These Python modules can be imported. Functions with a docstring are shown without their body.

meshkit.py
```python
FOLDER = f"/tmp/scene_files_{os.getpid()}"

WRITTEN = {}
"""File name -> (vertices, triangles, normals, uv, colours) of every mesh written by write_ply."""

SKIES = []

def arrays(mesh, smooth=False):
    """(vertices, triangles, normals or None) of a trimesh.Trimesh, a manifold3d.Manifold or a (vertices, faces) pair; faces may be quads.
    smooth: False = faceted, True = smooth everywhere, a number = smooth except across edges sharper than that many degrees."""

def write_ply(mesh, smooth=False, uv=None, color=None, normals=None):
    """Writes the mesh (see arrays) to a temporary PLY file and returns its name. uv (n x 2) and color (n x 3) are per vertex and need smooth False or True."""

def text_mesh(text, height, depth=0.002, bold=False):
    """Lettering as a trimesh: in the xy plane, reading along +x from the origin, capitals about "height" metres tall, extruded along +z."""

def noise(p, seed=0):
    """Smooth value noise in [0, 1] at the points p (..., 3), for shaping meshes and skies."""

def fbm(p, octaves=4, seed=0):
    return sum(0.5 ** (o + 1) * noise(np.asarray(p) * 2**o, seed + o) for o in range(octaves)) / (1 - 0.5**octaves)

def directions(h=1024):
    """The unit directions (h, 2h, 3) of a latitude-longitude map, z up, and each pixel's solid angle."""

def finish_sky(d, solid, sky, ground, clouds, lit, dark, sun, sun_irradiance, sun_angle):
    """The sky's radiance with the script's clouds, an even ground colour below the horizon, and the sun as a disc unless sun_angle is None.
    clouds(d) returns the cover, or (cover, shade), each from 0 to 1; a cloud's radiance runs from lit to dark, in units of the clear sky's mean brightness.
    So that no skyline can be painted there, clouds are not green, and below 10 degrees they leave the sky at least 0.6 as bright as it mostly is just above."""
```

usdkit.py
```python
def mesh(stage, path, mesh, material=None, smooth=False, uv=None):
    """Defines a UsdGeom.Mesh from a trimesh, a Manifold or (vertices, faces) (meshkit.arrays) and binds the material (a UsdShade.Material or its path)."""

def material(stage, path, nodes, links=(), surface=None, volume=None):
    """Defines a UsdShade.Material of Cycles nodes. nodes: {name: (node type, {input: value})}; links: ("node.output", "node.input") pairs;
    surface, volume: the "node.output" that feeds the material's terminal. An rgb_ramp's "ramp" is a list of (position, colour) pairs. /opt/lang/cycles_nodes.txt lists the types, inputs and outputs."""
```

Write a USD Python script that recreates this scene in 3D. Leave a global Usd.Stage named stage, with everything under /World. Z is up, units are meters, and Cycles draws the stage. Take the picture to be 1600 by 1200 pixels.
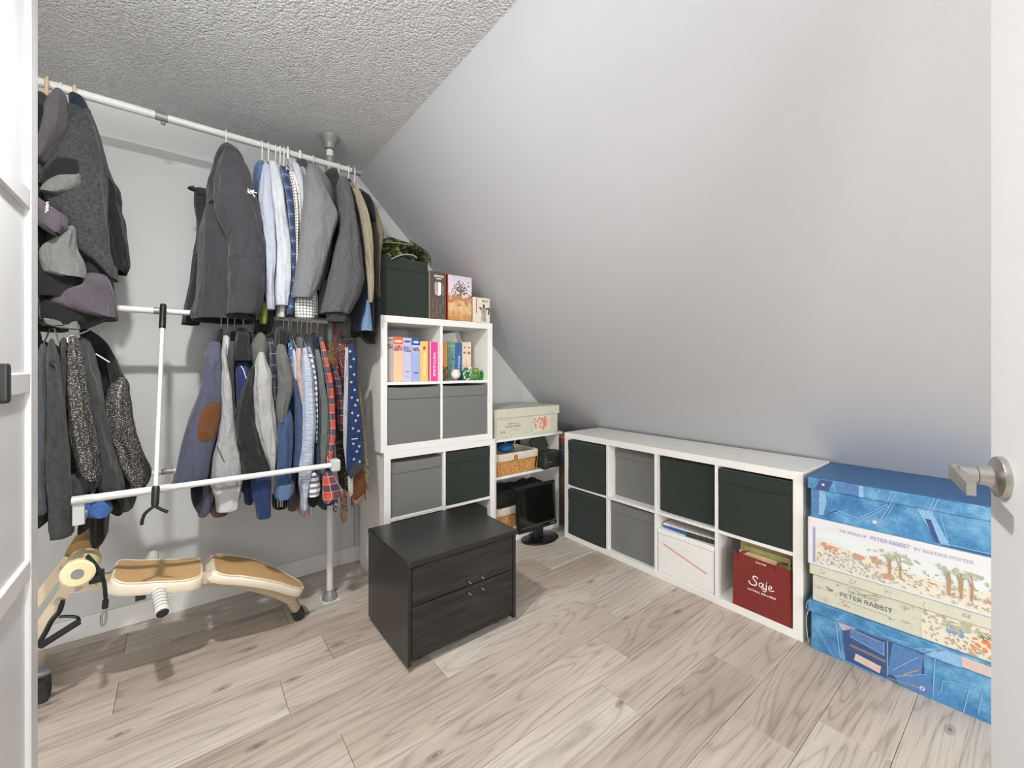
import math, random
import numpy as np, trimesh, manifold3d, shapely
from shapely.geometry import Polygon, LineString, Point, box as sbox
from shapely.ops import unary_union
from scipy.interpolate import PchipInterpolator
from pxr import Usd, UsdGeom, UsdLux, UsdShade, Gf, Sdf, Vt
import usdkit, meshkit

random.seed(7); np.random.seed(7)
stage = Usd.Stage.CreateInMemory()
UsdGeom.SetStageUpAxis(stage, 'Z'); UsdGeom.SetStageMetersPerUnit(stage, 1.0)
UsdGeom.Xform.Define(stage, '/World'); UsdGeom.Scope.Define(stage, '/World/Looks')

# ------------------------------------------------------------------ camera, light, exposure
FPX, YAW, CH, CX, CY = 648.13, 0.9189, 1.2422, 780.45, 573.17     # focal length in pixels, heading, height, principal point
FW = np.array([math.cos(YAW), math.sin(YAW), 0.]); RT = np.array([math.sin(YAW), -math.cos(YAW), 0.]); UPV = np.array([0, 0, 1.])
CAM = np.array([0, 0, CH])
cam = UsdGeom.Camera.Define(stage, '/World/camera')
cam.CreateHorizontalApertureAttr(36.0); cam.CreateVerticalApertureAttr(27.0)
cam.CreateFocalLengthAttr(FPX / 1600 * 36)
cam.CreateHorizontalApertureOffsetAttr((800 - CX) / 1600 * 36); cam.CreateVerticalApertureOffsetAttr(-(600 - CY) / 1600 * 36)
cam.CreateClippingRangeAttr(Gf.Vec2f(0.02, 100))
cam.AddTransformOp().Set(Gf.Matrix4d(*RT, 0, *UPV, 0, *(-FW), 0, *CAM, 1))
cam.CreateExposureAttr(-1.0)
BULB = (-0.10, 1.00, 2.365); BULB_STRENGTH = 4050.0
def rect_light(path, loc, w, h, power, color=(1, 1, 1)):
    l = UsdLux.RectLight.Define(stage, path)
    l.CreateWidthAttr(w); l.CreateHeightAttr(h); l.CreateIntensityAttr(power); l.CreateColorAttr(Gf.Vec3f(*color))
    l.AddTranslateOp().Set(Gf.Vec3d(*loc)); return l
FILL_TOP, WIN1, WIN2 = 14.0, 15.0, 26.0  # strengths of the three added fill lights
rect_light('/World/hall_lamp_light', (-1.2, -1.6, 2.43), 1.4, 1.0, FILL_TOP, (1, 1, 1))  # added overhead fill behind the camera, lifts the floor and low parts
wl = rect_light('/World/window_light', (-1.95, -2.30, 1.45), 1.7, 1.5, WIN1, (.99, .995, 1)); wl.AddRotateXYZOp().Set(Gf.Vec3f(90, 0, math.degrees(YAW)-90))   # added fill behind the camera, aimed through the doorway to flatten the shade
wl = rect_light('/World/window_light_001', (0.6, -3.43, 1.25), 2.0, 1.2, WIN2, (.99, .995, 1)); wl.AddRotateXYZOp().Set(Gf.Vec3f(90, 0, 0))  # added fill from the far end, lifts the left wall, shelves and slope

def UY(u, v, y): D = FW*FPX + RT*(u-CX) - UPV*(v-CY); return CAM + D*(y/D[1])
def UZ(u, v, z): D = FW*FPX + RT*(u-CX) - UPV*(v-CY); return CAM + D*((z-CH)/D[2])
def UX(u, v, x): D = FW*FPX + RT*(u-CX) - UPV*(v-CY); return CAM + D*(x/D[0])

# ------------------------------------------------------------------ materials
def lin(c):
    if isinstance(c, str): c = [int(c[i:i+2], 16) for i in (1, 3, 5)]
    c = np.asarray(c, float)/255
    return tuple(np.where(c <= .04045, c/12.92, ((c+.055)/1.055)**2.4))
MATS = {}
def mat(name, nodes, links, surface='p.BSDF'):
    MATS[name] = usdkit.material(stage, '/World/Looks/'+name, nodes, links, surface=surface); return MATS[name]
def plain(name, col, rough=.5, metal=0., bump=0., bscale=200., spec=.5, vary=0., vscale=6., sheen=0., coat=0., stretch=(1, 1, 1)):
    n = {'p': ('principled_bsdf', {'base_color': lin(col), 'roughness': rough, 'metallic': metal, 'specular_ior_level': spec, 'sheen_weight': sheen, 'coat_weight': coat})}
    l = []
    if bump or vary:
        n['t'] = ('texture_coordinate', {}); n['mp'] = ('mapping', {'scale': stretch}); l.append(('t.object', 'mp.vector'))
    if bump:
        n['nz'] = ('noise_texture', {'scale': bscale, 'detail': 3.0}); n['b'] = ('bump', {'strength': min(1., bump), 'distance': .003})
        l += [('mp.vector', 'nz.vector'), ('nz.fac', 'b.height'), ('b.normal', 'p.normal')]
    if vary:
        a, b = np.array(lin(col))*(1-vary), np.minimum(1, np.array(lin(col))*(1+vary))
        n['nv'] = ('noise_texture', {'scale': vscale, 'detail': 4.0}); n['rv'] = ('rgb_ramp', {'ramp': [(.3, tuple(a)), (.7, tuple(b))]})
        l += [('mp.vector', 'nv.vector'), ('nv.fac', 'rv.fac'), ('rv.color', 'p.base_color')]
    return mat(name, n, l)
def cloth(name, col, vary=.25, vscale=60., wr=.6, rough=.92, sheen=.12):
    col = np.asarray(col)*.86
    a, b = np.array(lin(col))*(1-vary), np.minimum(1, np.array(lin(col))*(1+vary))
    n = {'p': ('principled_bsdf', {'roughness': rough, 'specular_ior_level': .2, 'sheen_weight': sheen}), 't': ('texture_coordinate', {}), 'mp': ('mapping', {'scale': (1, 1, .45)}),
         'nv': ('noise_texture', {'scale': vscale, 'detail': 4.0}), 'rv': ('rgb_ramp', {'ramp': [(.3, tuple(a)), (.7, tuple(b))]}),
         'nf': ('noise_texture', {'scale': 420., 'detail': 2.0}), 'bf': ('bump', {'strength': .5, 'distance': .002}),
         'nw': ('noise_texture', {'scale': 17., 'detail': 3.5, 'distortion': 1.6}), 'bw': ('bump', {'strength': wr, 'distance': .024})}
    return mat(name, n, [('t.object', 'nv.vector'), ('nv.fac', 'rv.fac'), ('rv.color', 'p.base_color'), ('t.object', 'nf.vector'), ('nf.fac', 'bf.height'), ('t.object', 'mp.vector'), ('mp.vector', 'nw.vector'), ('nw.fac', 'bw.height'), ('bf.normal', 'bw.normal'), ('bw.normal', 'p.normal')])
def uvnodes(): return {'u': ('uvmap', {'attribute': 'st'}), 's': ('separate_xyz', {})}, [('u.UV', 's.vector')]
def stripes_net(n, l, tag, axis, period, duty, off=0.0):
    n['m1'+tag] = ('math', {'math_type': 'multiply_add', 'value2': 1/period, 'value3': off}); n['f'+tag] = ('math', {'math_type': 'fraction'})
    n['g'+tag] = ('math', {'math_type': 'less_than', 'value2': duty})
    l += [('s.'+axis, f'm1{tag}.value1'), (f'm1{tag}.value', f'f{tag}.value1'), (f'f{tag}.value', f'g{tag}.value1')]
    return f'g{tag}.value'
def pattern(name, base, layers, rough=.9, bump=.4):
    """layers: (axis or (axis,axis) for squares, period, duty, colour, opacity, offset) painted one over another on the cloth's own u,v in metres"""
    n, l = uvnodes()
    n['p'] = ('principled_bsdf', {'roughness': rough, 'specular_ior_level': .2, 'sheen_weight': .2}); cur = None
    for i, (ax, per, duty, col, op, off) in enumerate(layers):
        if isinstance(ax, tuple):
            a = stripes_net(n, l, f'{i}a', ax[0], per, duty, off); b = stripes_net(n, l, f'{i}b', ax[1], per, duty, off)
            n[f'k{i}'] = ('math', {'math_type': 'multiply'}); l += [(a, f'k{i}.value1'), (b, f'k{i}.value2')]; g = f'k{i}.value'
        else: g = stripes_net(n, l, f'{i}', ax, per, duty, off)
        n[f'o{i}'] = ('math', {'math_type': 'multiply', 'value2': op}); l.append((g, f'o{i}.value1'))
        n[f'x{i}'] = ('mix', {'color2': lin(col), **({} if cur else {'color1': lin(base)})}); l.append((f'o{i}.value', f'x{i}.fac'))
        if cur: l.append((cur, f'x{i}.color1'))
        cur = f'x{i}.color'
    l.append((cur, 'p.base_color'))
    n['nz'] = ('noise_texture', {'scale': 500.}); n['b'] = ('bump', {'strength': bump, 'distance': .002}); n['t'] = ('texture_coordinate', {})
    l += [('t.object', 'nz.vector'), ('nz.fac', 'b.height'), ('b.normal', 'p.normal')]
    return mat(name, n, l)
def cells(name, base, spot, scale, thr, rough=.8, metal_spot=0., bump=0., stretch=(1, 1, 1), rnd=1.0, hard=.06):
    n = {'t': ('texture_coordinate', {}), 'mp': ('mapping', {'scale': stretch}), 'v': ('voronoi_texture', {'scale': scale, 'randomness': rnd}),
         'r': ('rgb_ramp', {'ramp': [(0, lin(spot)), (thr, lin(spot)), (thr+hard, lin(base)), (1, lin(base))]}), 'p': ('principled_bsdf', {'roughness': rough, 'specular_ior_level': .3})}
    return mat(name, n, [('t.object', 'mp.vector'), ('mp.vector', 'v.vector'), ('v.distance', 'r.fac'), ('r.color', 'p.base_color')])

plain('wall_paint', (204, 205, 204), .75, bump=.12, bscale=140., spec=.25)
plain('slope_paint', (196, 197, 200), .75, bump=.12, bscale=140., spec=.25)
plain('trim_white', (226, 225, 222), .45)
plain('door_white', (222, 222, 222), .4, bump=.05, bscale=60.)
plain('laminate_white', (236, 234, 229), .38, bump=.05, bscale=90.)
plain('laminate_joint', (150, 148, 142), .6)
plain('dark_bin_fabric', (44, 51, 46), .9, bump=.6, bscale=700., spec=.2, vary=.16, vscale=300., sheen=.15)
plain('grey_bin_fabric', (118, 119, 117), .9, bump=.6, bscale=700., spec=.2, vary=.1, vscale=300., sheen=.15)
plain('seam_dark', (30, 33, 31), .9)
plain('seam_grey', (84, 84, 82), .9)
plain('rod_white', (216, 216, 213), .35, spec=.5)
plain('pole_grey', (190, 191, 188), .4)
plain('collar_grey', (140, 141, 140), .4, metal=.3)
plain('chrome', (205, 205, 205), .22, metal=1.)
plain('brushed_nickel', (196, 193, 188), .28, metal=1., bump=.1, bscale=400., stretch=(1, 1, 12))
plain('black_plastic', (28, 28, 28), .4)
plain('black_rubber', (40, 43, 42), .7)
plain('hanger_white', (228, 226, 222), .4)
plain('hanger_wood', (205, 175, 140), .5, vary=.12, vscale=40., stretch=(1, 1, .2))
plain('hanger_wire', (206, 203, 196), .3, metal=.4)
plain('hanger_black', (30, 30, 32), .4)
plain('paper_white', (238, 237, 232), .6)
plain('ink_dark', (70, 74, 92), .7); plain('ink_white', (242, 240, 236), .6); plain('ink_grey', (128, 132, 120), .7); plain('ink_lilac', (150, 152, 190), .7)
mat('ceiling_popcorn', {'t': ('texture_coordinate', {}), 'n1': ('noise_texture', {'scale': 120., 'detail': 4., 'roughness': .6}), 'n2': ('voronoi_texture', {'scale': 105.}),
    'm': ('math', {'math_type': 'subtract'}), 'b': ('bump', {'strength': .9, 'distance': .011}), 'p': ('principled_bsdf', {'base_color': lin((234, 235, 236)), 'roughness': .95, 'specular_ior_level': .1})},
    [('t.object', 'n1.vector'), ('t.object', 'n2.vector'), ('n1.fac', 'm.value1'), ('n2.distance', 'm.value2'), ('m.value', 'b.height'), ('b.normal', 'p.normal')])
# oak planks: growth-ring contours of a stretched noise, fibres, knots; each plank has its own random
def plank_mat(name, light, mid, dark):
    n = {'t': ('texture_coordinate', {}), 'oi': ('object_info', {}), 'cm': ('combine_xyz', {}), 'sc': ('vector_math', {'vector_math_type': 'add'} if 0 else {'math_type': 'add'}),
         'rm': ('math', {'math_type': 'multiply', 'value2': 37.0}), 'rm2': ('math', {'math_type': 'multiply', 'value2': 71.0}),
         'ma': ('mapping', {'scale': (.9, 9.0, 1.0)}), 'na': ('noise_texture', {'scale': 1.0, 'detail': 1.5, 'roughness': .45, 'distortion': .4}),
         'k': ('math', {'math_type': 'multiply', 'value2': 10.0}), 'fr': ('math', {'math_type': 'fraction'}),
         'rr': ('rgb_ramp', {'ramp': [(0, (.42,)*3), (.10, (.82,)*3), (.5, (1,)*3), (.82, (.88,)*3), (1, (.42,)*3)]}),
         'mb': ('mapping', {'scale': (5., 170., 1.)}), 'nb': ('noise_texture', {'scale': 1.0, 'detail': 4.0}), 'rb': ('rgb_ramp', {'ramp': [(.30, (.42,)*3), (.46, (.92,)*3), (.75, (1.0,)*3)]}),
         'mc': ('mapping', {'scale': (.9, 4., 1.)}), 'nc': ('noise_texture', {'scale': 1.2, 'detail': 3.0}), 'rc': ('rgb_ramp', {'ramp': [(.3, lin(mid)), (.62, lin(light))]}),
         'md': ('mapping', {'scale': (3.2, 8.0, 1.)}), 'vd': ('voronoi_texture', {'scale': 1.0, 'dimensions': '2D'}), 'rd': ('rgb_ramp', {'ramp': [(0, (.9,)*3), (.035, (.75,)*3), (.05, (.25,)*3), (.075, (.5,)*3), (.13, (0,)*3), (1, (0,)*3)]}),
         'sv': ('separate_xyz', {}), 'gt': ('math', {'math_type': 'greater_than', 'value2': .74}), 'kn': ('math', {'math_type': 'multiply'}),
         'x1': ('mix', {'mix_type': 'multiply', 'fac': .52}), 'x2': ('mix', {'mix_type': 'multiply', 'fac': .6}), 'x3': ('mix', {'color2': lin(dark)}),
         'bp': ('bump', {'strength': .25, 'distance': .002}), 'p': ('principled_bsdf', {'roughness': .5, 'specular_ior_level': .35})}
    l = [('oi.random', 'rm.value1'), ('oi.random', 'rm2.value1'), ('rm.value', 'cm.x'), ('rm2.value', 'cm.y'), ('t.object', 'sc.vector1'), ('cm.vector', 'sc.vector2')]
    for m_ in ('ma', 'mb', 'mc', 'md'): l.append(('sc.vector', m_+'.vector'))
    l += [('ma.vector', 'na.vector'), ('na.fac', 'k.value1'), ('k.value', 'fr.value1'), ('fr.value', 'rr.fac'), ('mb.vector', 'nb.vector'), ('nb.fac', 'rb.fac'),
          ('mc.vector', 'nc.vector'), ('nc.fac', 'rc.fac'), ('md.vector', 'vd.vector'), ('vd.distance', 'rd.fac'), ('vd.color', 'sv.vector'), ('sv.x', 'gt.value1'),
          ('rd.color', 'kn.value1'), ('gt.value', 'kn.value2'), ('rc.color', 'x1.color1'), ('rr.color', 'x1.color2'), ('x1.color', 'x2.color1'), ('rb.color', 'x2.color2'),
          ('x2.color', 'x3.color1'), ('kn.value', 'x3.fac'), ('x3.color', 'p.base_color'), ('nb.fac', 'bp.height'), ('bp.normal', 'p.normal')]
    return mat(name, n, l)
PLANKS = [plank_mat('oak_plank_a', (207, 194, 181), (182, 167, 153), (104, 88, 76)), plank_mat('oak_plank_b', (198, 183, 169), (172, 156, 141), (96, 80, 68)), plank_mat('oak_plank_c', (212, 202, 190), (192, 179, 166), (110, 95, 82))]
plain('floor_gap', (120, 105, 92), .8)
# black-brown wood veneer
mat('black_wood', {'t': ('texture_coordinate', {}), 'm': ('mapping', {'scale': (3., 30., 26.)}), 'n': ('noise_texture', {'scale': 1.6, 'detail': 5.0, 'distortion': .6}), 'r': ('rgb_ramp', {'ramp': [(.32, lin((22, 22, 20))), (.55, lin((39, 39, 35))), (.75, lin((52, 51, 46)))]}),
    'p': ('principled_bsdf', {'roughness': .36, 'specular_ior_level': .5}), 'b': ('bump', {'strength': .15, 'distance': .002})},
    [('t.object', 'm.vector'), ('m.vector', 'n.vector'), ('n.fac', 'r.fac'), ('r.color', 'p.base_color'), ('n.fac', 'b.height'), ('b.normal', 'p.normal')])
plain('black_top', (35, 35, 34), .27, bump=.08, bscale=300.)

# ------------------------------------------------------------------ naming / grouping
USED = {}
def numbered(parent, name):
    k = (parent, name); USED[k] = USED.get(k, -1) + 1
    return name if USED[k] == 0 else f'{name}_{USED[k]:03d}'
LOC = {}
def tag(prim, label=None, cat=None, group=None, kind=None):
    for k, v in (('label', label), ('category', cat), ('group', group), ('kind', kind)):
        if v: prim.SetCustomDataByKey(k, v)
def thing(name, label=None, cat=None, loc=(0, 0, 0), group=None, kind=None):
    p = '/World/' + numbered('/World', name)
    x = UsdGeom.Xform.Define(stage, p); x.AddTranslateOp().Set(Gf.Vec3d(*map(float, loc))); LOC[p] = np.array(loc, float)
    tag(x.GetPrim(), label, cat, group, kind); return p
def part(name, m, material, parent, smooth=30, uv=None, label=None, kind=None):
    """m in world coordinates; stored relative to its thing"""
    p = parent + '/' + numbered(parent, name); off = LOC[parent]; LOC[p] = off
    v, f, _ = meshkit.arrays(m, False)
    mm = trimesh.Trimesh(v - off, f, process=False)
    o = usdkit.mesh(stage, p, mm, MATS[material] if isinstance(material, str) else material, smooth=(True if uv is not None else smooth), uv=uv)
    tag(o.GetPrim(), label, kind=kind); return p
def single(name, m, material, label, cat, loc, group=None, smooth=30, uv=None, kind=None):
    t = thing(name, label, cat, loc, group, kind); return t
def copy(src, loc, label=None, group=None):
    was = stage.GetPrimAtPath(src).GetCustomData(); name = src.split('/')[-1].rstrip('0123456789').rstrip('_')
    r = thing(name, label or was['label'], was['category'], loc, group or was.get('group'))
    pr = stage.GetPrimAtPath(r); pr.GetReferences().AddInternalReference(src); pr.SetInstanceable(True)
    # re-assert own transform and labels over the reference
    return r

# ------------------------------------------------------------------ mesh helpers
cat_ = trimesh.util.concatenate
def hull(pts):
    return trimesh.convex.convex_hull(np.asarray(pts, float))
def bx(x0, x1, y0, y1, z0, z1, bev=.0015):
    x0, x1 = min(x0, x1), max(x0, x1); y0, y1 = min(y0, y1), max(y0, y1); z0, z1 = min(z0, z1), max(z0, z1)
    b = min(bev, .45*min(x1-x0, y1-y0, z1-z0)); P = []
    for x, sx in ((x0, 1), (x1, -1)):
        for y, sy in ((y0, 1), (y1, -1)):
            for z, sz in ((z0, 1), (z1, -1)):
                P += [(x+sx*b, y+sy*b, z), (x+sx*b, y, z+sz*b), (x, y+sy*b, z+sz*b)]
    return hull(P)
def rotz(m, ang, c):
    m = m.copy(); m.apply_transform(trimesh.transformations.rotation_matrix(ang, [0, 0, 1], [c[0], c[1], 0])); return m
def rot(m, ang, ax, c):
    m = m.copy(); m.apply_transform(trimesh.transformations.rotation_matrix(ang, ax, c)); return m
def sweep(rings, closed_ends=(True, True)):
    """rings (R,N,3) -> closed tube mesh, uv in metres"""
    rings = np.asarray(rings, float); R, N = rings.shape[:2]
    V = rings.reshape(-1, 3); F = []
    i = np.arange(R-1)[:, None]*N; j = np.arange(N)[None]; jn = (j+1) % N
    q = np.stack(np.broadcast_arrays(i+j, i+jn, i+N+jn, i+N+j), -1).reshape(-1, 4)
    F = np.vstack([q[:, [0, 1, 2]], q[:, [0, 2, 3]]])
    per = np.linalg.norm(np.diff(np.vstack([rings.mean(0), rings.mean(0)[:1]]), axis=0), axis=1); u = np.concatenate([[0], np.cumsum(per)[:-1]])
    dv = np.concatenate([[0], np.cumsum(np.linalg.norm(np.diff(rings, axis=0), axis=2).mean(1))])
    UV = np.stack(np.broadcast_arrays(u[None, :], dv[:, None]), -1).reshape(-1, 2)
    for e, base, flip in ((closed_ends[0], 0, True), (closed_ends[1], (R-1)*N, False)):
        if e:
            c = len(V); V = np.vstack([V, V[base:base+N].mean(0)]); UV = np.vstack([UV, UV[base]])
            t = np.stack([base+np.arange(N), base+(np.arange(N)+1) % N, np.full(N, c)], 1); F = np.vstack([F, t[:, ::-1] if flip else t])
    return trimesh.Trimesh(V, F, process=False), UV
def fixn(m):
    if m.volume < 0: m.invert()
    return m
def pipe(pts, r, n=12, caps=True):
    P = np.asarray(pts, float); T = np.gradient(P, axis=0); T /= np.linalg.norm(T, axis=1, keepdims=True)
    r = np.broadcast_to(r, len(P)); a = np.cross(T[0], [0, 0, 1.]) if abs(T[0][2]) < .9 else np.cross(T[0], [1., 0, 0]); a /= np.linalg.norm(a)
    th = np.arange(n)/n*2*np.pi; rings = []
    for p, t, rr in zip(P, T, r):
        a = a - t*np.dot(a, t); a /= np.linalg.norm(a); b = np.cross(t, a)
        rings.append(p + rr*(np.cos(th)[:, None]*a + np.sin(th)[:, None]*b))
    m, _ = sweep(rings, (caps, caps)); return fixn(m)
def rod(p, q, r, n=20): return pipe([p, q], r, n)
def curve(pts, n=24):
    P = np.asarray(pts, float); s = np.concatenate([[0], np.cumsum(np.linalg.norm(np.diff(P, axis=0), axis=1))])
    return PchipInterpolator(s, P)(np.linspace(0, s[-1], n))
def lathe(prof, c, axis=(0, 0, 1), n=32):
    """prof: (radius, height) along axis from c"""
    ax = np.array(axis, float); ax /= np.linalg.norm(ax); a = np.cross(ax, [0, 0, 1.]) if abs(ax[2]) < .9 else np.array([1., 0, 0]); a /= np.linalg.norm(a); b = np.cross(ax, a)
    th = np.arange(n)/n*2*np.pi
    rings = [np.array(c)+ax*h+max(r, 1e-4)*(np.cos(th)[:, None]*a+np.sin(th)[:, None]*b) for r, h in prof]
    return fixn(sweep(rings)[0])
def prism(poly, o, xd, yd, d0, d1):
    """shapely polygon(s) in metres, placed on the frame (o, xd, yd), extruded along xd x yd from d0 to d1"""
    xd, yd = np.array(xd, float), np.array(yd, float); nd = np.cross(xd, yd); out = []
    for g in getattr(poly, 'geoms', [poly]):
        if g.is_empty or g.geom_type != 'Polygon': continue
        m = trimesh.creation.extrude_polygon(g, d1-d0, engine='earcut'); V = m.vertices
        out.append(trimesh.Trimesh(np.array(o)+V[:, :1]*xd+V[:, 1:2]*yd+(V[:, 2:]+d0)*nd, m.faces, process=False))
    return cat_(out)
def text(s, h, o, xd, yd, bold=False, d=.0006, center=True, lift=.0002, width=None):
    m = meshkit.text_mesh(s, h, d, bold); V = m.vertices.copy(); w = V[:, 0].max()
    if width: V[:, 0] *= width/w; w = width
    if center: V[:, 0] -= w/2
    xd, yd = np.array(xd, float), np.array(yd, float); nd = np.cross(xd, yd)
    return trimesh.Trimesh(np.array(o)+V[:, :1]*xd+V[:, 1:2]*yd+(V[:, 2:]+lift)*nd, m.faces, process=False)
def blob(c, r, seed=0, amp=.15, freq=3., sub=3):
    m = trimesh.creation.icosphere(subdivisions=sub); V = m.vertices; k = 1+amp*2*(meshkit.fbm(V*freq+seed*7.3, 3, seed)-.5)
    return trimesh.Trimesh(np.array(c)+V*k[:, None]*np.array(r), m.faces, process=False)
def rbox(x0, x1, y0, y1, z0, z1, r=.01, amp=0., freq=8., seed=0, n=14, bulge=(0, 0, 0)):
    """soft box: subdivided, rounded corners, noise and bulging faces"""
    g = trimesh.creation.box((2, 2, 2)); 
    g = trimesh.remesh.subdivide_loop(g.vertices, g.faces, 0) if 0 else g
    m = trimesh.creation.icosphere(subdivisions=4); V = m.vertices; p = 10.
    V = V/(np.abs(V)**p).sum(1)[:, None]**(1/p)
    s = np.array([x1-x0, y1-y0, z1-z0])/2; c = np.array([x1+x0, y1+y0, z1+z0])/2
    W = c+V*s
    for k in range(3):
        if bulge[k]: W[:, k] += np.sign(V[:, k])*(np.abs(V[:, k]) > .5)*bulge[k]*np.prod([np.cos(V[:, j]*np.pi/2*.98) for j in range(3) if j != k], axis=0)
    if amp: 
        nn = V/np.linalg.norm(V, axis=1)[:, None]; W += nn*(amp*2*(meshkit.fbm(W*freq+seed, 3, seed)-.5))[:, None]
    return trimesh.Trimesh(W, m.faces, process=False)
DX, DY = np.array([1., 0, 0]), np.array([0, 1., 0]); DZ = np.array([0, 0, 1.])

# ------------------------------------------------------------------ room shell
YW = 2.672; ZC = 2.47; XS = 0.891; SL = .982           # left wall, ceiling height, slope's top edge and fall
XK = 2.64                                               # knee wall behind the low shelf
X0, Y0 = -4.0, -3.5
def slopez(x): return ZC-(x-XS)*SL
xf = XS+ZC/SL+.06
fl = thing('floor', kind='structure'); 
part('underlay', bx(X0, xf, Y0, YW+.02, -.03, -.008, 0), 'floor_gap', fl)
ROWW = .1925; y_edge = 1.0575; JO = {}
JOINT = {2.02: -.20, 2.2125: .41, 1.8275: .51, 1.635: .305, 1.4425: .84, 1.25: 1.715, 1.0575: 1.513, .865: 1.30, .6725: 1.82, .48: 1.566}
k0 = int(math.floor((Y0-y_edge)/ROWW)); LEN = 1.29; pn = 0
for k in range(k0, 10):
    ya = y_edge+k*ROWW; yb = min(ya+ROWW, YW)
    if ya >= YW: continue
    j = next((v for a, v in JOINT.items() if abs(a-ya) < .01), (k*.5237) % LEN)
    xs = sorted(set([X0, xf]+[round(j+i*LEN, 4) for i in range(-6, 7) if X0 < j+i*LEN < xf]))
    for a, b in zip(xs[:-1], xs[1:]):
        part('plank', bx(a+.0006, b-.0006, ya+.0006, yb-.0006, -.008, 0, .0012), PLANKS[(pn*7+k*3) % 3], fl, smooth=False); pn += 1
w = thing('wall_left', kind='structure'); part('wall_panel', bx(X0, 3.6, YW, YW+.08, 0, ZC+.02, 0), 'wall_paint', w)
tr = thing('trim_1', kind='structure'); part('joint_strip', bx(.868, .8715, YW-.004, YW, .095, 1.6, .0005), 'laminate_joint', tr)
b = thing('baseboard_left', kind='structure'); part('board', bx(X0, xf-.2, YW-.012, YW, 0, .098, .003), 'trim_white', b)
c = thing('ceiling', kind='structure'); part('ceiling_panel', bx(X0, XS+.02, Y0, YW+.02, ZC, ZC+.05, 0), 'ceiling_popcorn', c)
sl = thing('wall_slope', kind='structure'); xe = XS+(ZC+.03)/SL
part('slope_panel', hull([(x, y, slopez(x)+d) for x in (XS, xe) for y in (Y0, YW+.02) for d in (0, .08)]), 'slope_paint', sl)
r_ = thing('wall_rear', kind='structure'); part('wall_panel', bx(X0-.06, X0, Y0, YW, 0, ZC, 0), 'wall_paint', r_)  # out of view, set far back so the fill falls off gently
r_ = thing('wall_right', kind='structure'); part('wall_panel', bx(X0, xf, Y0-.06, Y0, 0, ZC, 0), 'wall_paint', r_)  # out of view too, moved back along with the end fill light

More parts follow.
